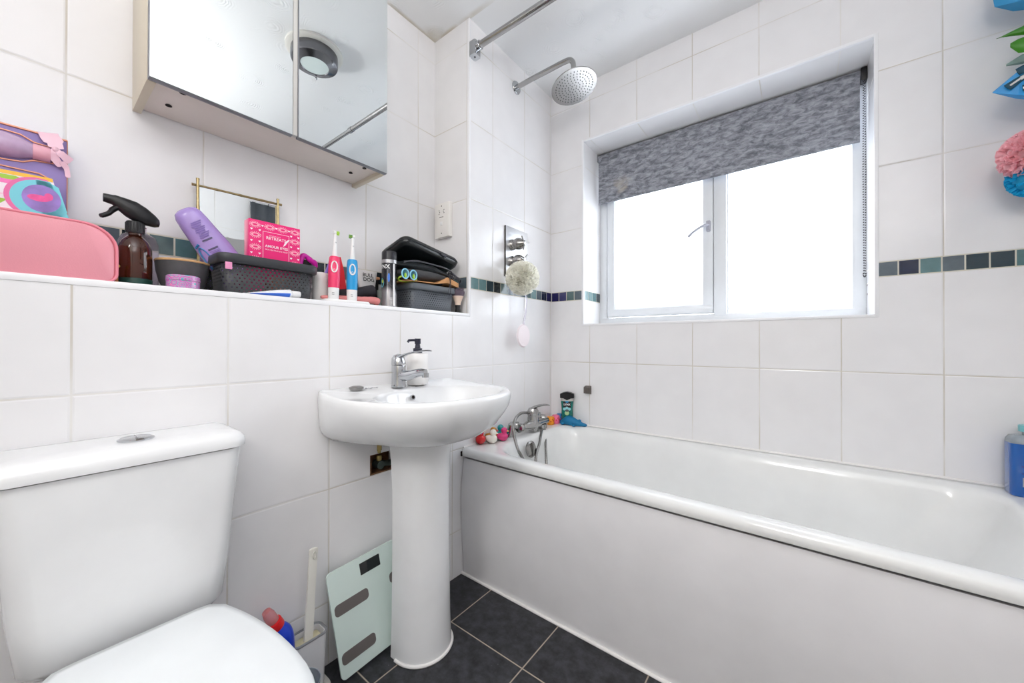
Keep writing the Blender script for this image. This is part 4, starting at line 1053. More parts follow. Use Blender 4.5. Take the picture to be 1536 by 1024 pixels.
def etb(label, x, y, rgb, brc, face, lean=0):
    t_ = thing('electric_toothbrush', label, 'toothbrush', (x, y, TB), group='electric toothbrushes')
    M_ = Matrix.Translation((x, y, TB)) @ Matrix.Rotation(lean, 4, 'X')
    def tp_(bm):
        for v in bm.verts: v.co = M_ @ v.co
    b = B(); lathe(b, [(.001, 0), (.0145, 0), (.0155, .003), (.0162, .035), (.0162, .0355)], n=28); lathe(b, [(.001, .0355), (.0162, .0355)], n=28); tp_(b); finish('handle_base', b, WHITEP, t_)
    b = B(); lathe(b, [(.001, .036), (.0164, .036), (.0172, .07), (.0168, .115), (.0155, .130), (.0135, .134), (.001, .1345)], n=32); tp_(b); finish('handle', b, mat(label[:5]+'_grip', rgb, .35), t_)
    b = B(); lathe(b, [(.001, .1345), (.0068, .1345), (.0072, .138), (.0066, .155), (.0050, .185), (.0045, .205), (.001, .206)], n=20); tp_(b); finish('brush_neck', b, WHITEP, t_)
    d = Vector((math.cos(face), math.sin(face), 0)); hc2 = Vector((0, 0, .210))
    b = B(); lathe(b, [(.001, -.006), (.0062, -.006), (.0066, .001), (.001, .002)], hc2, d, 18); tp_(b); finish('head_disc', b, WHITEP, t_)
    b = B()
    Bd = basis(d)
    for rr, k, h in ((.0012, 3, .008), (.0036, 8, .007), (.0053, 12, .009)):
        for i in range(k):
            c = hc2+Bd @ Vector((rr*math.cos(2*PI*i/k), rr*math.sin(2*PI*i/k), .002)); tube(b, [c, c+d*h], .0011, 6, mi=(i % 2))
    tp_(b); finish('bristles', b, [mat('lime_bristle', (170, 214, 40), .5), mat(label[:5]+'_bristle', brc, .5)], t_)
    a0 = -.45
    fn0 = lambda u, v: M_ @ Vector((.0176*math.cos(a0+u/.0176), .0176*math.sin(a0+u/.0176), v))
    b = B(); tube(b, [fn0(.0085*math.cos(a), 100e-3+.0165*math.sin(a)) for a in [2*PI*k/24 for k in range(24)]], .0021, 8, closed=True); finish('oval_ring', b, WHITEP, t_)
    b = B(); tube(b, [fn0(.0025*math.cos(a), .091+.0025*math.sin(a)) for a in [2*PI*k/12 for k in range(12)]], .0005, 5, closed=True); finish('power_button', b, WHITEP, t_)
    PG = mat('print_grey', (120, 120, 126), .5)
    for z in (.014, .019):
        b = B(); tube(b, [Vector(fn0(-.004, z))+Vector((-.0012, 0, 0)), Vector(fn0(.003, z))+Vector((-.0012, 0, 0))], .0006, 5); finish('small_print', b, PG, t_)
    b = B(); box(b, .0040, .0052, -.002, .002, .172, .180, M=M_); finish('brand_mark', b, PG, t_)
etb('pink electric toothbrush with white base and lime bristles', -.040, -1.231, (240, 64, 112), (200, 236, 120), -.1+PI/2, -.03)
etb('blue electric toothbrush with white base and green bristles', -.040, -1.170, (34, 154, 214), (20, 110, 120), -PI/2-.3, -.012)
rd = thing('red_packet', 'red pointed packet between the two electric toothbrushes', 'packet', (-.10, -1.185, L))
b = B(); loft(b, [[Vector((-.105, -1.215, L)), Vector((-.105, -1.150, L)), Vector((-.095, -1.150, L)), Vector((-.095, -1.215, L))], [Vector((-.101, -1.210, 1.20)), Vector((-.101, -1.165, 1.20)), Vector((-.099, -1.165, 1.20)), Vector((-.099, -1.210, 1.20))], [Vector((-.1005, -1.206, 1.238)), Vector((-.1005, -1.176, 1.244)), Vector((-.0995, -1.176, 1.244)), Vector((-.0995, -1.206, 1.238))]])
finish('foil_body', b, mat('red_foil', (222, 28, 40), .35), rd)
b = B(); tube(b, smoothpath([(-.098, -1.250, L+.020), (-.095, -1.22, L+.028), (-.090, -1.15, L+.038), (-.085, -1.09, L+.052), (-.082, -1.066, L+.058)], 5), [.012, .017, .018, .018, .019, .019, .0195, .02, .0205, .021, .0215, .022, .022, .0225, .023, .0235, .024, .024, .0245, .0245, .023], 14, flat=.9)
tag(finish('rolled_pouch', b, mat('dark_grey_cloth', (48, 46, 52), .8, bump=.5, bscale=60)), 'dark grey rolled pouch behind the electric toothbrushes', 'pouch')
b = B(); tube(b, smoothpath([(-.055, -1.262, L+.0155), (-.052, -1.20, L+.0185), (-.050, -1.14, L+.019), (-.046, -1.09, L+.020), (-.044, -1.068, L+.015)], 5), [.004, .006, .007, .0075, .008, .008, .0085, .009, .009, .0095, .010, .010, .011, .011, .012, .0125, .013, .013, .013, .012, .008], 12)
o = tag(finish('face_cloth', b, mat('dusty_pink_cloth', (212, 132, 130), .85, bump=.5, bscale=80)), 'dusty pink rolled cloth beside the blue electric toothbrush', 'cloth')
# tube of face cream with lettering
bd = thing('cream_tube', 'white tube with black lettering standing upside the rolled pouch', 'tube', (-.115, -1.065, L))
bd['label'] = 'white cream tube with large black lettering behind the rolled pouch'
b = B(); loft(b, [[Vector((-.128+.02*math.cos(a), -1.064+.026*math.sin(a), L+.02)) for a in [2*PI*k/20 for k in range(20)]], [Vector((-.126+.014*math.cos(a), -1.065+.032*math.sin(a), 1.16)) for a in [2*PI*k/20 for k in range(20)]], [Vector((-.126+.0025*math.cos(a), -1.066+.041*math.sin(a), 1.210)) for a in [2*PI*k/20 for k in range(20)]], [Vector((-.126+.0015*math.cos(a), -1.066+.042*math.sin(a), 1.219)) for a in [2*PI*k/20 for k in range(20)]]])
finish('tube_body', b, mat('tube_white', (226, 222, 220), .4), bd, angle=60)
b = B(); lathe(b, [(.001, 0), (.024, 0), (.024, .0195), (.001, .0198)], (-.128, -1.064, L), n=24); finish('cap', b, mat('tube_cap_grey', (150, 152, 150), .4), bd)
KK = mat('black_print', (24, 22, 24), .6)
for s_, z in (('BULL', 1.1995), ('DOG', 1.1825)):
    textmesh(s_, .0190, lambda u, v, z=z: (-.122+.0115+(1.1985-z)*.30-(v*.28), -1.070+u, z+v), 'lettering', KK, bd, bold=.0003, shear=.15)

# deodorant can
dc = thing('deodorant_can', 'black deodorant spray can with white lettering beside the grey basket', 'spray can', (-.040, -1.030, L))
cxx, cyy, cr_ = -.040, -1.030, .0258
def can_mat():
    m = bpy.data.materials.new('can_print'); m.use_nodes = True; t = NT(m); b = m.node_tree.nodes['Principled BSDF']
    g = t.n('ShaderNodeNewGeometry'); sp = t.n('ShaderNodeSeparateXYZ'); t.l(g.outputs['Position'], sp.inputs[0])
    f = t.mr(t.mth('ADD', sp.outputs[2], t.mth('MULTIPLY', sp.outputs[1], .3)), .818, .845)
    t.l(t.mix(f, lin((150, 148, 150)), lin((34, 34, 40))), b.inputs['Base Color']); b.inputs['Roughness'].default_value = .25; b.inputs['Metallic'].default_value = .4; return m
b = B(); lathe(b, [(.001, 0), (.0245, 0), (.0262, .002), (cr_, .005), (cr_, .155), (.025, .157)], (cxx, cyy, L), n=40); finish('can_body', b, can_mat(), dc)
b = B(); lathe(b, [(.0263, .154), (.0263, .166), (.001, .166)], (cxx, cyy, L), n=40, cap=False); finish('silver_band', b, mat('silver_band', (178, 178, 180), .3, .6), dc)
b = B(); lathe(b, [(.001, .166), (.0258, .166), (.0258, .192), (.024, .197), (.001, .1985)], (cxx, cyy, L), n=40); finish('cap', b, mat('can_cap', (40, 40, 46), .35), dc)
wr = vertwrap(cxx, cyy, cr_+.0004, -.95)
textmesh('LYNX', .019, lambda u, v: wr(u-.014, 1.2235+v), 'lettering', mat('print_white', (240, 240, 240), .4), dc, bold=.0005)
b = B()
for k in range(9):
    w2 = [.0012, .0006, .0016, .0008, .0012, .0006, .0018, .0008, .001][k]
    z = L+.006+k*.0032
    loft(b, [[Vector(wr(u, z)) for u in (.012, .016, .020)], [Vector(wr(u, z+w2)) for u in (.012, .016, .020)]], closed=False)
finish('barcode', b, mat('print_white', (240, 240, 240), .4), dc)
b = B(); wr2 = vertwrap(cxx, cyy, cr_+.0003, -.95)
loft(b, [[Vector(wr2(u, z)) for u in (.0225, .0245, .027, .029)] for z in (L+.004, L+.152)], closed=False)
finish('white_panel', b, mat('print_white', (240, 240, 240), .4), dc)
b = B()
for (u, z, ru, rz_, mi) in ((-.020, 1.168, .010, .017, 0), (-.017, 1.173, .005, .006, 1), (.008, 1.185, .004, .016, 2)):
    flatpoly(b, [Vector(vertwrap(cxx, cyy, cr_+.0006+mi*.0002, -.95)(u+ru*math.cos(a), z+rz_*math.sin(a))) for a in [2*PI*k/16 for k in range(16)]], mi)
finish('label_print', b, [mat('can_aqua', (92, 176, 190), .4), mat('can_lime', (180, 200, 70), .4), mat('can_blue', (60, 120, 210), .4)], dc, angle=0)
# grey tub and things between tube and can
b = B(); lathe(b, [(.001, 0), (.020, 0), (.021, .003), (.021, .07), (.001, .071)], (-.125, -1.000, L), n=28)
tag(finish('grey_bottle', b, mat('pale_green_grey', (150, 158, 152), .4)), 'pale grey green bottle behind the deodorant can', 'bottle')
b = B(); box(b, -.17, -.13, -1.165, -1.115, L, 1.165, .003)
tag(finish('beige_box', b, mat('beige_card', (198, 184, 170), .6)), 'beige carton behind the white cream tube', 'box')
b = B(); box(b, -.205, -.175, -1.06, -.985, L, 1.200, .003); o = tag(finish('black_box', b, mat('black_card', (30, 30, 32), .5)), 'black carton against the wall behind the cream tube', 'box')
b = B(); box(b, -.205, -.172, -1.055, -.98, 1.2003, 1.212, .004); tag(finish('wooden_block', b, mat('tan_wood', (206, 150, 110), .5)), 'tan wooden brush back lying on the black carton', 'brush')

# toothpaste
tpst = thing('toothpaste_tube', 'white and blue toothpaste tube lying at the ledge edge', 'toothpaste', (-.02, -1.41, L))
def tps(y, w, h, n=20): return [Vector((-.020+w*math.cos(a), y, L+.0005+h+h*math.sin(a))) for a in [2*PI*k/n for k in range(n)]]
b = B(); loft(b, [tps(-1.478, .0165, .0008), tps(-1.472, .0165, .001), tps(-1.43, .0155, .006), tps(-1.39, .0145, .0098), tps(-1.366, .0135, .0115), tps(-1.362, .011, .0105)]); finish('tube_body', b, mat('paste_white', (240, 242, 246), .3), tpst, angle=60)
b = B(); loft(b, [[Vector((-.020+(w+.0004)*math.cos(a), y, L+.0005+h+(h+.0004)*math.sin(a))) for a in (-1.2, -.9, -.6, -.3, -.05)] for y, w, h in ((-1.465, .0163, .002), (-1.43, .0155, .006), (-1.39, .0145, .0098), (-1.368, .0136, .0114))], closed=False); finish('blue_stripe', b, mat('paste_blue', (64, 120, 226), .3), tpst, angle=0)
b = B(); lathe(b, [(.0085, 0), (.0095, .004), (.0095, .021), (.008, .024), (.001, .024)], (-.020, -1.362, L+.0118), (0, 1, 0), 20); finish('cap', b, WHITEP, tpst)

# goggles, brown envelope, pouches and case on the grey basket
gg = thing('eye_ornament', 'two round blue and green eyes peeping over the grey basket', 'toy', (-.045, -.955, L+.10))
gg['label'] = 'blue rimmed green swimming goggles peeping over the grey basket rim'; gg['category'] = 'goggles'; gg.name = 'swimming_goggles'
for y in (-.984, -.948):
    b = B(); tube(b, [Vector((-.010, y+.0145*math.cos(a), 1.207+.0172*math.sin(a))) for a in [2*PI*k/24 for k in range(24)]], .0025, 8, closed=True); finish('lens_rim', b, mat('pale_blue_rim', (150, 210, 236), .3), gg)
    b = B(); lathe(b, [(.001, 0), (.0105, 0), (.001, .002)], (-.011, y, 1.207), (1, 0, 0), 20, sc=(1.3, 1.55)); lathe(b, [(.001, .002), (.007, .002), (.001, .003)], (-.011, y, 1.201), (1, 0, 0), 16, mi=1, sc=(.7, 1.4)); finish('lens', b, [mat('lens_teal', (40, 92, 104), .15), mat('lens_lime', (150, 200, 40), .2)], gg)
b = B(); tube(b, smoothpath([(-.010, -.999, 1.196), (-.02, -1.004, 1.190), (-.04, -.99, 1.186), (-.05, -.96, 1.186), (-.035, -.935, 1.186), (-.012, -.932, 1.194)], 4), .003, 6); finish('strap', b, mat('lime_strap', (170, 200, 60), .5), gg)
def slab(name, mats_, c, sx, sy, sz, rot, rad, parent, bulge=0.0, wr_=0.0, seed=1, sag=0.0, e=2):
    """soft cushion-like slab; local x depth, y length, z height"""
    rnd = random.Random(seed); bm = B(); nu, nv = 20, 30; M_ = Matrix.Translation(c) @ Euler(rot).to_matrix().to_4x4()
    ph = [rnd.uniform(0, 6) for _ in range(6)]
    def h(u, v):
        a = (1-abs(u)**3.2)*(1-abs(v)**5)
        return max(a, 0)**.5
    top = {}; bot = {}
    for i in range(nu+1):
        for j in range(nv+1):
            u = -1+2*i/nu; v = -1+2*j/nv
            k = h(u, v); w = wr_*(math.sin(u*5+v*7+ph[0])+.7*math.sin(v*13+u*3+ph[1])+.5*math.sin(u*11-v*9+ph[2]))*k
            r = min(1.0, 1.0)
            uu = u*(1-.12*abs(v)**6); vv = v*(1-.06*abs(u)**6)
            zs = -sag*v*v
            top[i, j] = bm.verts.new(M_ @ Vector((uu*sx/2, vv*sy/2, zs+k*sz/2+w)))
            bot[i, j] = top[i, j] if i in (0, nu) or j in (0, nv) else bm.verts.new(M_ @ Vector((uu*sx/2, vv*sy/2, zs-k*sz/2+w*.4)))
    for i in range(nu):
        for j in range(nv):
            bm.faces.new((top[i, j], top[i+1, j], top[i+1, j+1], top[i, j+1]))
            q = (bot[i, j+1], bot[i+1, j+1], bot[i+1, j], bot[i, j])
            if len(set(q)) == 4:
                try: bm.faces.new(q)
                except ValueError: pass
    return finish(name, bm, mats_, parent, angle=60)
BLKL = mat('black_leatherette', (22, 26, 28), .3, coat=.2, bump=.4, bscale=60); GRYC = mat('grey_felt', (74, 74, 76), .85, bump=.5, bscale=250); BLKN = mat('black_nylon', (32, 38, 42), .38, bump=.6, bscale=45)
br_ = thing('brown_paper_bag', 'folded brown paper sheet under the grey felt pouch', 'paper', (-.08, -.82, L+.103))
b = B(); loft(b, [[Vector((x, -.975+.0, z)) for x, z in ((-.14, 1.186), (-.02, 1.186), (-.02, 1.1885), (-.14, 1.1885))], [Vector((x, -.83, z)) for x, z in ((-.14, 1.190), (-.012, 1.190), (-.012, 1.193), (-.14, 1.193))], [Vector((x, -.78, z)) for x, z in ((-.14, 1.196), (-.010, 1.200), (-.010, 1.222), (-.14, 1.222))], [Vector((x, -.715, z)) for x, z in ((-.14, 1.188), (-.014, 1.188), (-.014, 1.206), (-.14, 1.206))]])
finish('paper_fold', b, mat('kraft_paper', (204, 150, 100), .7, var=.1, vscale=40), br_)
gp = thing('felt_pouch', 'dark grey felt pouch lying on the brown paper', 'pouch', (-.09, -.85, 1.225))
slab('pouch_body', GRYC, (-.085, -.857, 1.222), .135, .27, .046, (0, 0, 0), 0, gp, wr_=.0006, sag=.012, seed=3)
bp_ = thing('black_bag', 'crumpled black wash bag between grey pouch and black case', 'wash bag', (-.09, -.85, 1.27))
slab('bag_body', BLKN, (-.088, -.848, 1.250), .145, .28, .038, (-.10, .10, 0), 0, bp_, wr_=.0022, sag=.016, seed=5)
b = B(); tube(b, smoothpath([(-.018, -.985, 1.250), (-.012, -.93, 1.262), (-.010, -.85, 1.260), (-.012, -.78, 1.255), (-.02, -.72, 1.232)], 5), .0035, 8); finish('zip', b, mat('gunmetal', (90, 92, 98), .35, .6), bp_)
b = B()
for k in range(7):
    a = k*.9; c = Vector((-.012-.004*math.sin(k), -.765+.009*k-.0, 1.240-.004*k)); tube(b, [c+Vector((.004*math.sin(a+t), .008*math.cos(t), .008*math.sin(t))) for t in [2*PI*q/10 for q in range(10)]], .0028, 6, closed=True)
tube(b, smoothpath([(-.008, -.775, 1.235), (-.004, -.772, 1.20), (-.004, -.780, 1.165), (-.003, -.774, 1.15), (-.004, -.768, 1.18), (-.006, -.768, 1.225)], 5), .0012, 6)
finish('drawcord', b, mat('charcoal_cord', (54, 54, 60), .6), bp_)
bc_ = thing('black_case', 'black rectangular travel case tilted on top of the bags', 'case', (-.10, -.85, 1.32))
Mc = Matrix.Translation((-.100, -.838, 1.298)) @ Euler((-.15, -.34, .10)).to_matrix().to_4x4()
b = B(); P = rrect(-.075, .075, -.146, .146, .03, 8)
loft(b, [[Mc @ v for v in ring(inset(P, s), z)] for s, z in ((.014, -.018), (.006, -.016), (.001, -.008), (0, -.001))], cap0=True, cap1=True)
loft(b, [[Mc @ v for v in ring(inset(P, s), z)] for s, z in ((0, .001), (-.001, .004), (0, .010), (.004, .016), (.014, .019), (.05, .0215))], cap0=True, cap1=True)
finish('case_shell', b, BLKL, bc_, angle=55)
b = B(); tube(b, [Mc @ v for v in ring(inset(P, -.0005), 0)], .0028, 8, closed=True); finish('zip', b, mat('black_zip', (52, 54, 58), .5), bc_)
b = B(); tube(b, [Mc @ Vector((.078, .03, -.004)), Mc @ Vector((.080, .055, -.010))], .005, 8); finish('zip_pull', b, mat('gunmetal', (90, 92, 98), .35, .6), bc_)
b = B(); box(b, -.135, -.045, -.930, -.745, L+.006, L+.080, .012, 3)  # black block put in so the basket looks dark behind its holes
tag(finish('dark_filler', b, mat('filler_black', (22, 22, 25), .9, bump=.5, bscale=80)), 'black filler block added to darken the inside of the grey perforated basket', 'cloth')
# make-up brush
mb = thing('makeup_brush', 'black handled make-up brush standing by the grey basket', 'make-up brush', (-.030, -.705, L))
MX, MY = -.030, -.703
b = B(); lathe(b, [(.001, 0), (.011, 0), (.0125, .003), (.0105, .020), (.0125, .034), (.001, .034)], (MX, MY, L), n=24); finish('handle', b, BLACK, mb)
b = B(); lathe(b, [(.0115, .034), (.013, .045), (.021, .066), (.0235, .072), (.001, .072)], (MX, MY, L), n=28); finish('pale_bristles', b, mat('cream_bristle', (232, 208, 190), .8, bump=.6, bscale=300), mb)
b = B(); lathe(b, [(.0225, .070), (.0275, .082), (.028, .090), (.022, .099), (.010, .103), (.001, .104)], (MX, MY, L), n=28, cap=False)
rnd = random.Random(4)
for k in range(160):
    a = rnd.uniform(0, 2*PI); r_ = .026*math.sqrt(rnd.random()); tube(b, [(MX+r_*.8*math.cos(a), MY+r_*.8*math.sin(a), L+.075), (MX+r_*1.08*math.cos(a), MY+r_*1.08*math.sin(a), L+.101+.006*rnd.random())], .0007, 4)
finish('dark_bristle_tips', b, mat('dark_bristle', (92, 80, 92), .8), mb)

# ------------------------------------------------------------------ things on the bath rim
RZ = .5205
def duck(label, x, y, rgb, beak, face, s=1.0, band=None, hat=None):
    r = thing('rubber_duck', label, 'rubber duck', (x, y, RZ), (0, 0, face), group='rubber ducks on the bath rim')
    m = mat('duck_%d_%d_%d' % rgb, rgb, .22, coat=.3)
    b = B()
    prof = [(-.024, .018, .002, .003), (-.021, .019, .007, .006), (-.014, .016, .014, .011), (-.002, .015, .0175, .0145), (.010, .015, .016, .0145), (.017, .016, .010, .010), (.020, .0165, .003, .004)]
    loft(b, [[Vector((px, w*math.cos(a), max(.0, pz+h*math.sin(a)))) for a in [2*PI*k/20 for k in range(20)]] for px, pz, w, h in prof])
    ball(b, (.006, 0, .038), (.0115, .011, .0115), 18)
    lathe(b, [(.0085, 0), (.0095, .008)], (.006, 0, .024), n=16)
    for v in b.verts: v.co *= s
    o = finish('body', b, m, None, angle=60); o.parent = r
    b = B(); loft(b, [[Vector((px, w*math.cos(a), .036+h*math.sin(a))) for a in [2*PI*k/10 for k in range(10)]] for px, w, h in ((.015, .0045, .0035), (.020, .0045, .0022), (.0235, .003, .0012))])
    for v in b.verts: v.co *= s
    o = finish('beak', b, mat('beak_%d' % beak[1], beak, .3), None, angle=60); o.parent = r
    b = B()
    for sy in (-1, 1): ball(b, (.0145*s, .0058*s*sy, .0415*s), .0013*s, 8)
    o = finish('eye', b, BLACK, None); o.parent = r
    if band:
        b = B(); tube(b, [Vector((.006+.0106*math.cos(a), .0102*math.sin(a), .029)) for a in [2*PI*k/16 for k in range(16)]], .0022, 8, closed=True)
        for v in b.verts: v.co *= s
        o = finish('neck_band', b, mat('band_%d' % band[0], band, .3), None); o.parent = r
    if hat:
        b = B(); ball(b, (.014*s, -.002*s, .039*s), (.005*s, .0095*s, .006*s), 12); o = finish('goggles', b, mat('blue_goggles', hat, .2), None); o.parent = r
duck('red rubber duck with blue goggles on the bath corner', .018, -.612, (214, 30, 36), (200, 40, 40), -.9, 1.28, hat=(40, 80, 180))
duck('white rubber duck in the middle of the ducks', .050, -.576, (246, 240, 228), (246, 236, 220), .3, 1.25)
duck('golden brown rubber duck with red neck band and red beak', -.0 + .024, -.545, (190, 128, 40), (196, 30, 50), .55, 1.25, band=(214, 30, 60))
duck('pink rubber duck with yellow beak nearest the bath tap', .062, -.515, (224, 58, 128), (244, 176, 60), .5, 1.22)
duck('teal rubber duck with yellow beak behind the pink duck', .020, -.490, (26, 150, 156), (240, 210, 70), .45, 1.28)
def cup(label, x, y, r_, h, rgb, dots, rot=0):
    t_ = thing('bath_toy_cup', label, 'bath toy', (x, y, RZ), group='small bath toys by the taps')
    b = B(); lathe(b, [(.001, 0), (r_*.9, 0), (r_, .003), (r_, h*.8), (r_*.85, h*.97), (r_*.5, h), (.001, h)], (x, y, RZ), n=28); finish('toy_body', b, mat('toy_%d_%d_%d' % rgb, rgb, .3), t_)
    b = B()
    for a, z in ((-.9, .45), (-.5, .7), (-1.4, .6), (-.2, .5), (-1.9, .5)): ball(b, (x+r_*math.cos(a), y+r_*math.sin(a), RZ+h*z), (.0035, .0035, .004), 8)
    finish('spot', b, mat('spot_%d' % dots[1], dots, .4), t_)
cup('orange spotted bath toy beside the mixer tap', .052, -.094, .021, .043, (250, 160, 40), (214, 60, 40))
cup('pink spotted bath toy between orange and blue toys', .060, -.052, .022, .046, (248, 120, 160), (216, 40, 70))
cup('blue bath toy in the corner behind the green bottle', .068, -.022, .019, .050, (48, 122, 190), (150, 40, 90))
sg = thing('shower_gel_bottle', 'green shower gel bottle with black cap standing in the bath corner', 'bottle', (.118, -.028, RZ))
gxy = (.118, -.030); ga = .62   # faces the room
Mg2 = Matrix.Translation((gxy[0], gxy[1], RZ)) @ Matrix.Rotation(.45, 4, 'Z')
GG = mat('teal_green_plastic', (12, 112, 100), .25, coat=.3)
def el(w, d, z, n=28): return [Mg2 @ Vector((w*math.cos(a)*(abs(math.cos(a))**-.2 if abs(math.cos(a)) > .01 else 1), d*math.sin(a), z)) for a in [2*PI*k/n+.01 for k in range(n)]]
b = B(); loft(b, [el(.026, .013, 0), el(.030, .016, .004), el(.031, .017, .05), el(.030, .017, .08), el(.034, .017, .125)]); finish('bottle_body', b, GG, sg, angle=60)
b = B(); loft(b, [el(.034, .017, .1252), el(.035, .0165, .145), el(.035, .016, .150)]); finish('clear_shoulder', b, mat('pale_shoulder', (196, 192, 186), .2), sg, angle=60)
b = B(); P = [(-.037, .142), (-.020, .140), (0, .130), (.020, .140), (.037, .142), (.037, .163), (.018, .171), (0, .174), (-.018, .171), (-.037, .163)]; prism(b, P, -.019, .016, 'xz', 0, Mg2); finish('cap', b, BLACK, sg)
b = B()
def gd(pts, d, mi): flatpoly(b, [Mg2 @ Vector((x_, -.0175-d, z_)) for x_, z_ in pts], mi)
def gdisc(x_, z_, rx, rz_, d, mi): gd([(x_+rx*math.cos(a), z_+rz_*math.sin(a)) for a in [2*PI*k/18 for k in range(18)]], d, mi)
gd([(-.020, .092), (.020, .092), (.020, .122), (-.020, .122)], .0002, 0); gdisc(0, .122, .009, .005, .0004, 1)
for x_, z_, r_ in ((-.013, .083, .008), (0, .087, .009), (.013, .083, .008)): gdisc(x_, z_, r_, r_, .0004, 2)
gdisc(0, .062, .012, .012, .0005, 3); gdisc(0, .075, .009, .007, .0006, 4)
finish('front_label', b, [KK, mat('label_blue2', (40, 140, 190), .4), mat('label_aqua', (150, 214, 220), .4), mat('label_palegreen', (176, 206, 150), .4), mat('label_dark', (80, 84, 90), .4)], sg, angle=0)
textmesh('LYNX', .0135, lambda u, v: Mg2 @ Vector((u, -.0182, .107+v)), 'lettering', mat('print_white', (240, 240, 240), .4), sg, bold=.0005)
# blue toy
bt_ = thing('blue_bath_toy', 'blue crocodile shaped bath toy lying on the back rim', 'bath toy', (.165, -.045, RZ))
b = B()
prof = [((.100, -.052, .013), .010, .010), ((.112, -.050, .018), .018, .017), ((.128, -.050, .024), .021, .0235), ((.148, -.052, .026), .023, .0255), ((.168, -.052, .022), .020, .0215), ((.190, -.046, .0155), .016, .0150), ((.208, -.040, .011), .012, .0105), ((.224, -.036, .0088), .0095, .0083), ((.232, -.034, .0075), .006, .0062)]
loft(b, [[Vector((c[0]+w*.45*math.cos(a), c[1]+w*math.cos(a), RZ+c[2]+h*math.sin(a))) for a in [2*PI*k/18 for k in range(18)]] for c, w, h in prof])
ball(b, (.195, -.036, RZ+.025), (.010, .008, .010), 12); ball(b, (.110, -.066, RZ+.009), (.012, .009, .0088), 12); ball(b, (.178, -.070, RZ+.008), (.012, .008, .0078), 12)
finish('toy_body', b, mat('teal_blue_foam', (10, 116, 164), .55, bump=.3, bscale=200), bt_, angle=70)
# blue bottle at the far end of the bath
blb = thing('mouthwash_bottle', 'clear bottle of bright blue liquid at the far end of the bath', 'bottle', (1.640, -.060, RZ))
b = B()
def bs(s, z): return ring(inset(rrect(1.596, 1.690, -.090, -.032, .014, 6), s), z)
loft(b, [bs(.003, RZ), bs(0, RZ+.004), bs(0, RZ+.150)]); finish('blue_liquid', b, mat('blue_liquid', (16, 104, 196), .08, trans=.25, coat=.5), blb, angle=50)
b = B(); loft(b, [bs(0, RZ+.1503), bs(.001, RZ+.160), bs(.006, RZ+.170), bs(.016, RZ+.174)]); lathe(b, [(.019, .174), (.019, .184), (.001, .184)], (1.643, -.061, RZ), n=24); finish('clear_shoulder', b, mat('clear_grey_plastic', (186, 196, 204), .1, trans=.5), blb, angle=50)
b = B(); lathe(b, [(.001, .184), (.026, .184), (.026, .200), (.024, .202), (.001, .202)], (1.643, -.061, RZ), n=30); finish('cap', b, mat('aqua_cap', (120, 190, 196), .3), blb)
b = B(); flatpoly(b, [(1.616, -.0905, RZ+.03), (1.680, -.0905, RZ+.03), (1.680, -.0905, RZ+.056), (1.616, -.0905, RZ+.056)], 0)
for k in range(2): flatpoly(b, [(1.614, -.0905, RZ+.066+k*.02), (1.680, -.0905, RZ+.064+k*.02), (1.680, -.0905, RZ+.067+k*.02), (1.614, -.0905, RZ+.069+k*.02)], 1)
finish('label', b, [mat('label_silver', (150, 160, 172), .4), mat('label_navy', (14, 60, 140), .4)], blb, angle=0)
# hanging things at the end wall
hw = thing('hanging_toys', 'x', 'x'); bpy.data.objects.remove(hw)
def hook(x, y, z): pass
tb1 = thing('blue_pouch', 'plain blue pouch hanging high at the end wall over the bath', 'pouch', (1.63, -.12, 1.93))
b = B(); loft(b, [[Vector((x, y, z)) for x, y, z in ((1.560, -.125, 1.922), (1.60, -.14, 1.906), (1.66, -.14, 1.888), (1.697, -.125, 1.884), (1.697, -.105, 1.884), (1.66, -.095, 1.888), (1.60, -.10, 1.906))], [Vector((x, y, z)) for x, y, z in ((1.552, -.125, 1.99), (1.60, -.145, 1.99), (1.66, -.145, 1.99), (1.697, -.125, 1.99), (1.697, -.105, 1.99), (1.66, -.09, 1.99), (1.60, -.095, 1.99))], [Vector((x, y, z)) for x, y, z in ((1.575, -.12, 2.06), (1.60, -.125, 2.06), (1.66, -.125, 2.06), (1.697, -.12, 2.06), (1.697, -.11, 2.06), (1.66, -.11, 2.06), (1.60, -.11, 2.06))]])
finish('pouch_body', b, mat('bright_blue_fabric', (28, 134, 186), .45, var=.08), tb1, angle=50)
b = B(); box(b, 1.612, 1.697, -.135, -.11, 2.0, 2.01); finish('navy_trim', b, mat('navy_trim', (20, 30, 70), .5), tb1)
tb2 = thing('leaf_decoration', 'green pointed leaf shape hanging between the two blue pouches', 'decoration', (1.64, -.12, 1.80))
b = B(); loft(b, [[Vector((1.566+.002*math.cos(a), -.12+.002*math.sin(a), 1.832)) for a in [2*PI*k/8 for k in range(8)]]]+[[Vector((x, -.12+w*math.cos(a), z+h*math.sin(a))) for a in [2*PI*k/8 for k in range(8)]] for x, z, w, h in ((1.59, 1.833, .006, .006), (1.615, 1.832, .01, .014), (1.65, 1.832, .012, .022), (1.697, 1.83, .012, .02))])
loft(b, [[Vector((x, -.125+w*math.cos(a), z+h*math.sin(a))) for a in [2*PI*k/8 for k in range(8)]] for x, z, w, h in ((1.588, 1.798, .002, .006), (1.602, 1.790, .008, .020), (1.64, 1.785, .010, .026), (1.697, 1.79, .01, .02))])
finish('leaf', b, mat('leaf_green', (56, 128, 22), .4, var=.15), tb2, angle=50)
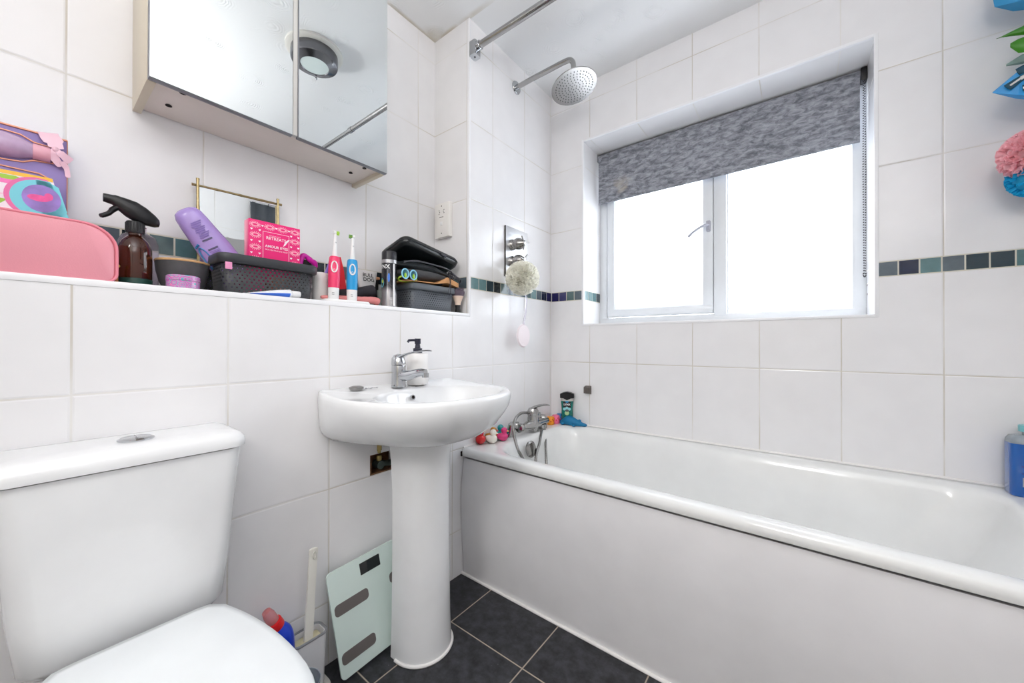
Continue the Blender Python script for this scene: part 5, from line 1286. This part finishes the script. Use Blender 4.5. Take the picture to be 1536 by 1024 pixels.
b = B(); loft(b, [[Vector((x, -.12+w*math.cos(a), z+h*math.sin(a))) for a in [2*PI*k/8 for k in range(8)]] for x, z, w, h in ((1.582, 1.748, .002, .003), (1.61, 1.752, .008, .014), (1.697, 1.755, .01, .018))]); o = finish('grey_leaf', b, mat('grey_green_leaf', (104, 128, 122), .5), tb2); o['label'] = 'grey green leaf'
tb3 = thing('patterned_pouch', 'bright blue pointed pouch with grey and white pattern', 'pouch', (1.64, -.12, 1.70))
b = B(); loft(b, [[Vector((1.557, -.12+.001*math.cos(a), 1.680+.001*math.sin(a))) for a in [2*PI*k/4 for k in range(4)]], [Vector(p) for p in ((1.605, -.13, 1.722), (1.605, -.11, 1.722), (1.60, -.11, 1.651), (1.60, -.13, 1.651))], [Vector(p) for p in ((1.697, -.135, 1.78), (1.697, -.105, 1.78), (1.697, -.105, 1.60), (1.697, -.135, 1.60))]])
finish('pouch_body', b, mat('sky_blue_print', (30, 146, 214), .35), tb3, angle=0)
b = B()
for pts, r_, mi in (([(1.580, 1.678), (1.598, 1.690), (1.62, 1.704), (1.65, 1.716)], [.008, .007, .004, .003], 0), ([(1.598, 1.714), (1.62, 1.722), (1.65, 1.73)], [.008, .009, .009], 0), ([(1.607, 1.665), (1.63, 1.667), (1.66, 1.66)], [.007, .010, .010], 1)):
    for k_, (rs, dy, m2) in enumerate(((1.3, .0, 2), (1.0, .0022, mi))):
        tube(b, [Vector((px, -.1325-(px-1.605)*.05-dy, pz)) for px, pz in pts], [q*rs for q in r_], 10, mi=m2, flat=1.0)
for v in b.verts: v.co.y = -.1325-(v.co.x-1.60)*.05+(v.co.y+.1325+(v.co.x-1.60)*.05)*.25
finish('printed_pattern', b, [mat('print_pale_grey', (210, 206, 204), .4), mat('print_white2', (238, 238, 238), .4), mat('print_outline', (20, 70, 90), .4)], tb3)
doublepuff('pink_bath_puff', 'pale pink bath puff hanging at the end of the bath', (1.628, -.125, 1.484), .066, netmat('pink_net', (255, 205, 212)), [(1.65, -.12, 1.54), (1.68, -.12, 1.60), (1.697, -.12, 1.66)], 150, 11, .42)
doublepuff('blue_bath_puff', 'turquoise bath puff hanging just under the pink one', (1.640, -.105, 1.424), .056, netmat('turquoise_net', (40, 190, 235)), [(1.65, -.11, 1.46), (1.68, -.115, 1.56), (1.697, -.115, 1.64)], 90, 12, .45)

# ------------------------------------------------------------------ things on the floor
scl = thing('bathroom_scales', 'pale green glass bathroom scales leaning behind the pedestal', 'scales', (.07, -1.18, 0))
# plate: bottom edge on the floor, top against the wall
p0 = Vector((.095, -1.273, .006)); p1 = Vector((.030, -1.288, .288)); p2 = Vector((.035, -.992, .294)); 
ez = (p1-p0).normalized(); ey = (p2-p1); ey = (ey-ez*ey.dot(ez)).normalized(); exn = ey.cross(ez).normalized(); HH = (p1-p0).length
Ms = Matrix((exn, ey, ez)).transposed().to_4x4(); Ms.translation = p0
b = B(); P = rrect(0, .30, 0, HH, .014, 6); prism(b, P, 0, .006, 'yz', 0, Ms); finish('glass_plate', b, mat('mint_glass', (212, 228, 222), .08, coat=.5), scl)
b = B(); P = rrect(.04, .26, .03, HH-.03, .03, 6); prism(b, P, -.014, -.0002, 'yz', 0, Ms); finish('underside', b, mat('scale_grey', (150, 156, 156), .5), scl)
b = B(); P = rrect(.098, .165, HH-.052, HH-.018, .001, 1); prism(b, P, .006, .0066, 'yz', 0, Ms); finish('display', b, mat('black_display', (14, 18, 22), .08, coat=.5), scl)
for (y0, z0) in ((.008, .165), (.008, .035), (.187, .165), (.187, .035)):
    b = B(); P = rrect(y0, y0+.105, z0, z0+.032, .011, 6); prism(b, P, .006, .0066, 'yz', 0, Ms); finish('sensor_pad', b, mat('sensor_grey', (118, 112, 110), .35, .3), scl)
# toilet brush and its holder
tbx, tby = .047, -1.336
th_ = thing('toilet_brush_holder', 'white and grey toilet brush holder beside the scales', 'toilet brush holder', (tbx, tby, 0))
b = B()
def hb(s, z, f=0): return ring(inset(rrect(tbx-.028, tbx+.028, tby-.052, tby+.036, .016, 6), s), z)
loft(b, [hb(.006, .012), hb(.004, .02), hb(0, .150), hb(0, .158), hb(.005, .158), hb(.006, .10)], cap1=True); finish('holder_body', b, mat('holder_white', (222, 222, 224), .35), th_, angle=50)
b = B(); loft(b, [hb(-.010, 0), hb(-.011, .004), hb(-.009, .010), hb(.002, .0118)]); finish('base', b, mat('base_white', (212, 210, 206), .4), th_)
b = B(); tube(b, hb(.0, .158), .0035, 8, closed=True); finish('grey_rim', b, mat('rim_grey', (132, 134, 138), .4), th_)
tbr = thing('toilet_brush', 'white flat handled toilet brush standing in its holder', 'toilet brush', (tbx, tby, .10))
b = B(); a_, c_ = Vector((tbx+.004, -1.345, .12)), Vector((.045, -1.327, .388))
P = smoothpath([a_, a_.lerp(c_, .5), a_.lerp(c_, .93), c_], 5)
loft(b, [[p+Vector((dx, dy, 0)) for dx, dy in ((.0035, -w), (.0045, 0), (.0035, w), (-.0035, w), (-.0045, 0), (-.0035, -w))] for p, w in zip(P, [.0115]*5+[.0105]*5+[.0105, .0108, .0108, .010, .008, .004])]); finish('handle', b, mat('handle_offwhite', (228, 226, 218), .35), tbr, angle=50)
b = B(); tube(b, [Vector((c_.x+.006, c_.y+.004*math.cos(a), c_.z-.018+.010*math.sin(a))) for a in [2*PI*k/16 for k in range(16)]], .0016, 6, closed=True); finish('hanging_loop', b, mat('loop_white', (214, 212, 204), .35), tbr)
b = B(); box(b, tbx-.018, tbx+.018, tby-.042, tby+.026, .102, .148, .004); finish('sponge_head', b, mat('yellowed_foam', (208, 200, 168), .8, bump=.5, bscale=150), tbr)
# drain cleaner bottle
cbx = thing('cleaner_bottle', 'small blue bottle with red collar and pink clear cap by the toilet', 'bottle', (.060, -1.41, 0))
b = B(); px_ = .060
pth = smoothpath([(px_, -1.409, .001), (px_, -1.409, .05), (px_, -1.409, .14), (px_, -1.410, .19), (px_, -1.415, .218), (px_, -1.426, .238)], 4)
tube(b, pth, [.026, .0265, .0265, .0265, .0265, .0265, .0265, .0265, .0265, .0265, .0265, .0262, .026, .0255, .025, .024, .0225, .020, .018, .0165, .0155][:len(pth)], 24)
finish('bottle_body', b, mat('royal_blue_plastic', (24, 62, 196), .3), cbx)
ax2 = Vector((0, -.42, .9)).normalized(); bpn = Vector((px_, -1.424, .236))
b = B(); lathe(b, [(.001, -.002), (.0175, -.002), (.0185, .002), (.0175, .018), (.001, .020)], bpn, ax2, 26); finish('collar', b, mat('red_plastic', (220, 34, 40), .35), cbx)
b = B(); lathe(b, [(.014, .0205), (.013, .044), (.010, .056), (.001, .059)], bpn, ax2, 24, cap=False); finish('clear_cap', b, mat('clear_pink', (240, 176, 180), .12, trans=.6), cbx)
# round grey tub just in front of the brush holder
gt = thing('grey_tub', 'translucent grey plastic tub tucked behind the toilet seat', 'tub', (.150, -1.405, 0))
b = B(); lathe(b, [(.001, 0), (.030, 0), (.036, .004), (.044, .125), (.045, .128), (.043, .128), (.034, .008), (.001, .006)], (.150, -1.405, 0), n=36); finish('tub_body', b, mat('translucent_grey', (176, 186, 196), .2, trans=.3), gt)
# unseen stand-in towel, added to give the dark strip in the little mirror
tw_ = thing('stand_in_towel', 'stand-in grey towel added for the dark strip in the small gold mirror', 'towel', (RX-.03, -.69, 1.6))
b = B(); rows = []
for j in range(14):
    z = 2.14-j*.06; row = []
    for i in range(25):
        u = i/24
        row.append(Vector((RX-.03-.006*math.sin(u*19+j*.15), -.805+u*.24, z)))
    rows.append(row+[p+Vector((.008, 0, 0)) for p in reversed(row)])
loft(b, rows); finish('towel_cloth', b, mat('charcoal_towel', (78, 82, 88), .9, bump=.8, bscale=200), tw_, angle=60)
b = B(); tube(b, [(RX, -.69, 2.14), (RX-.04, -.69, 2.14), (RX-.045, -.69, 2.155)], .004, 8); tube(b, [(RX-.03, -.81, 2.14), (RX-.03, -.56, 2.14)], .004, 8); finish('hanging_bar', b, CHROME, tw_)
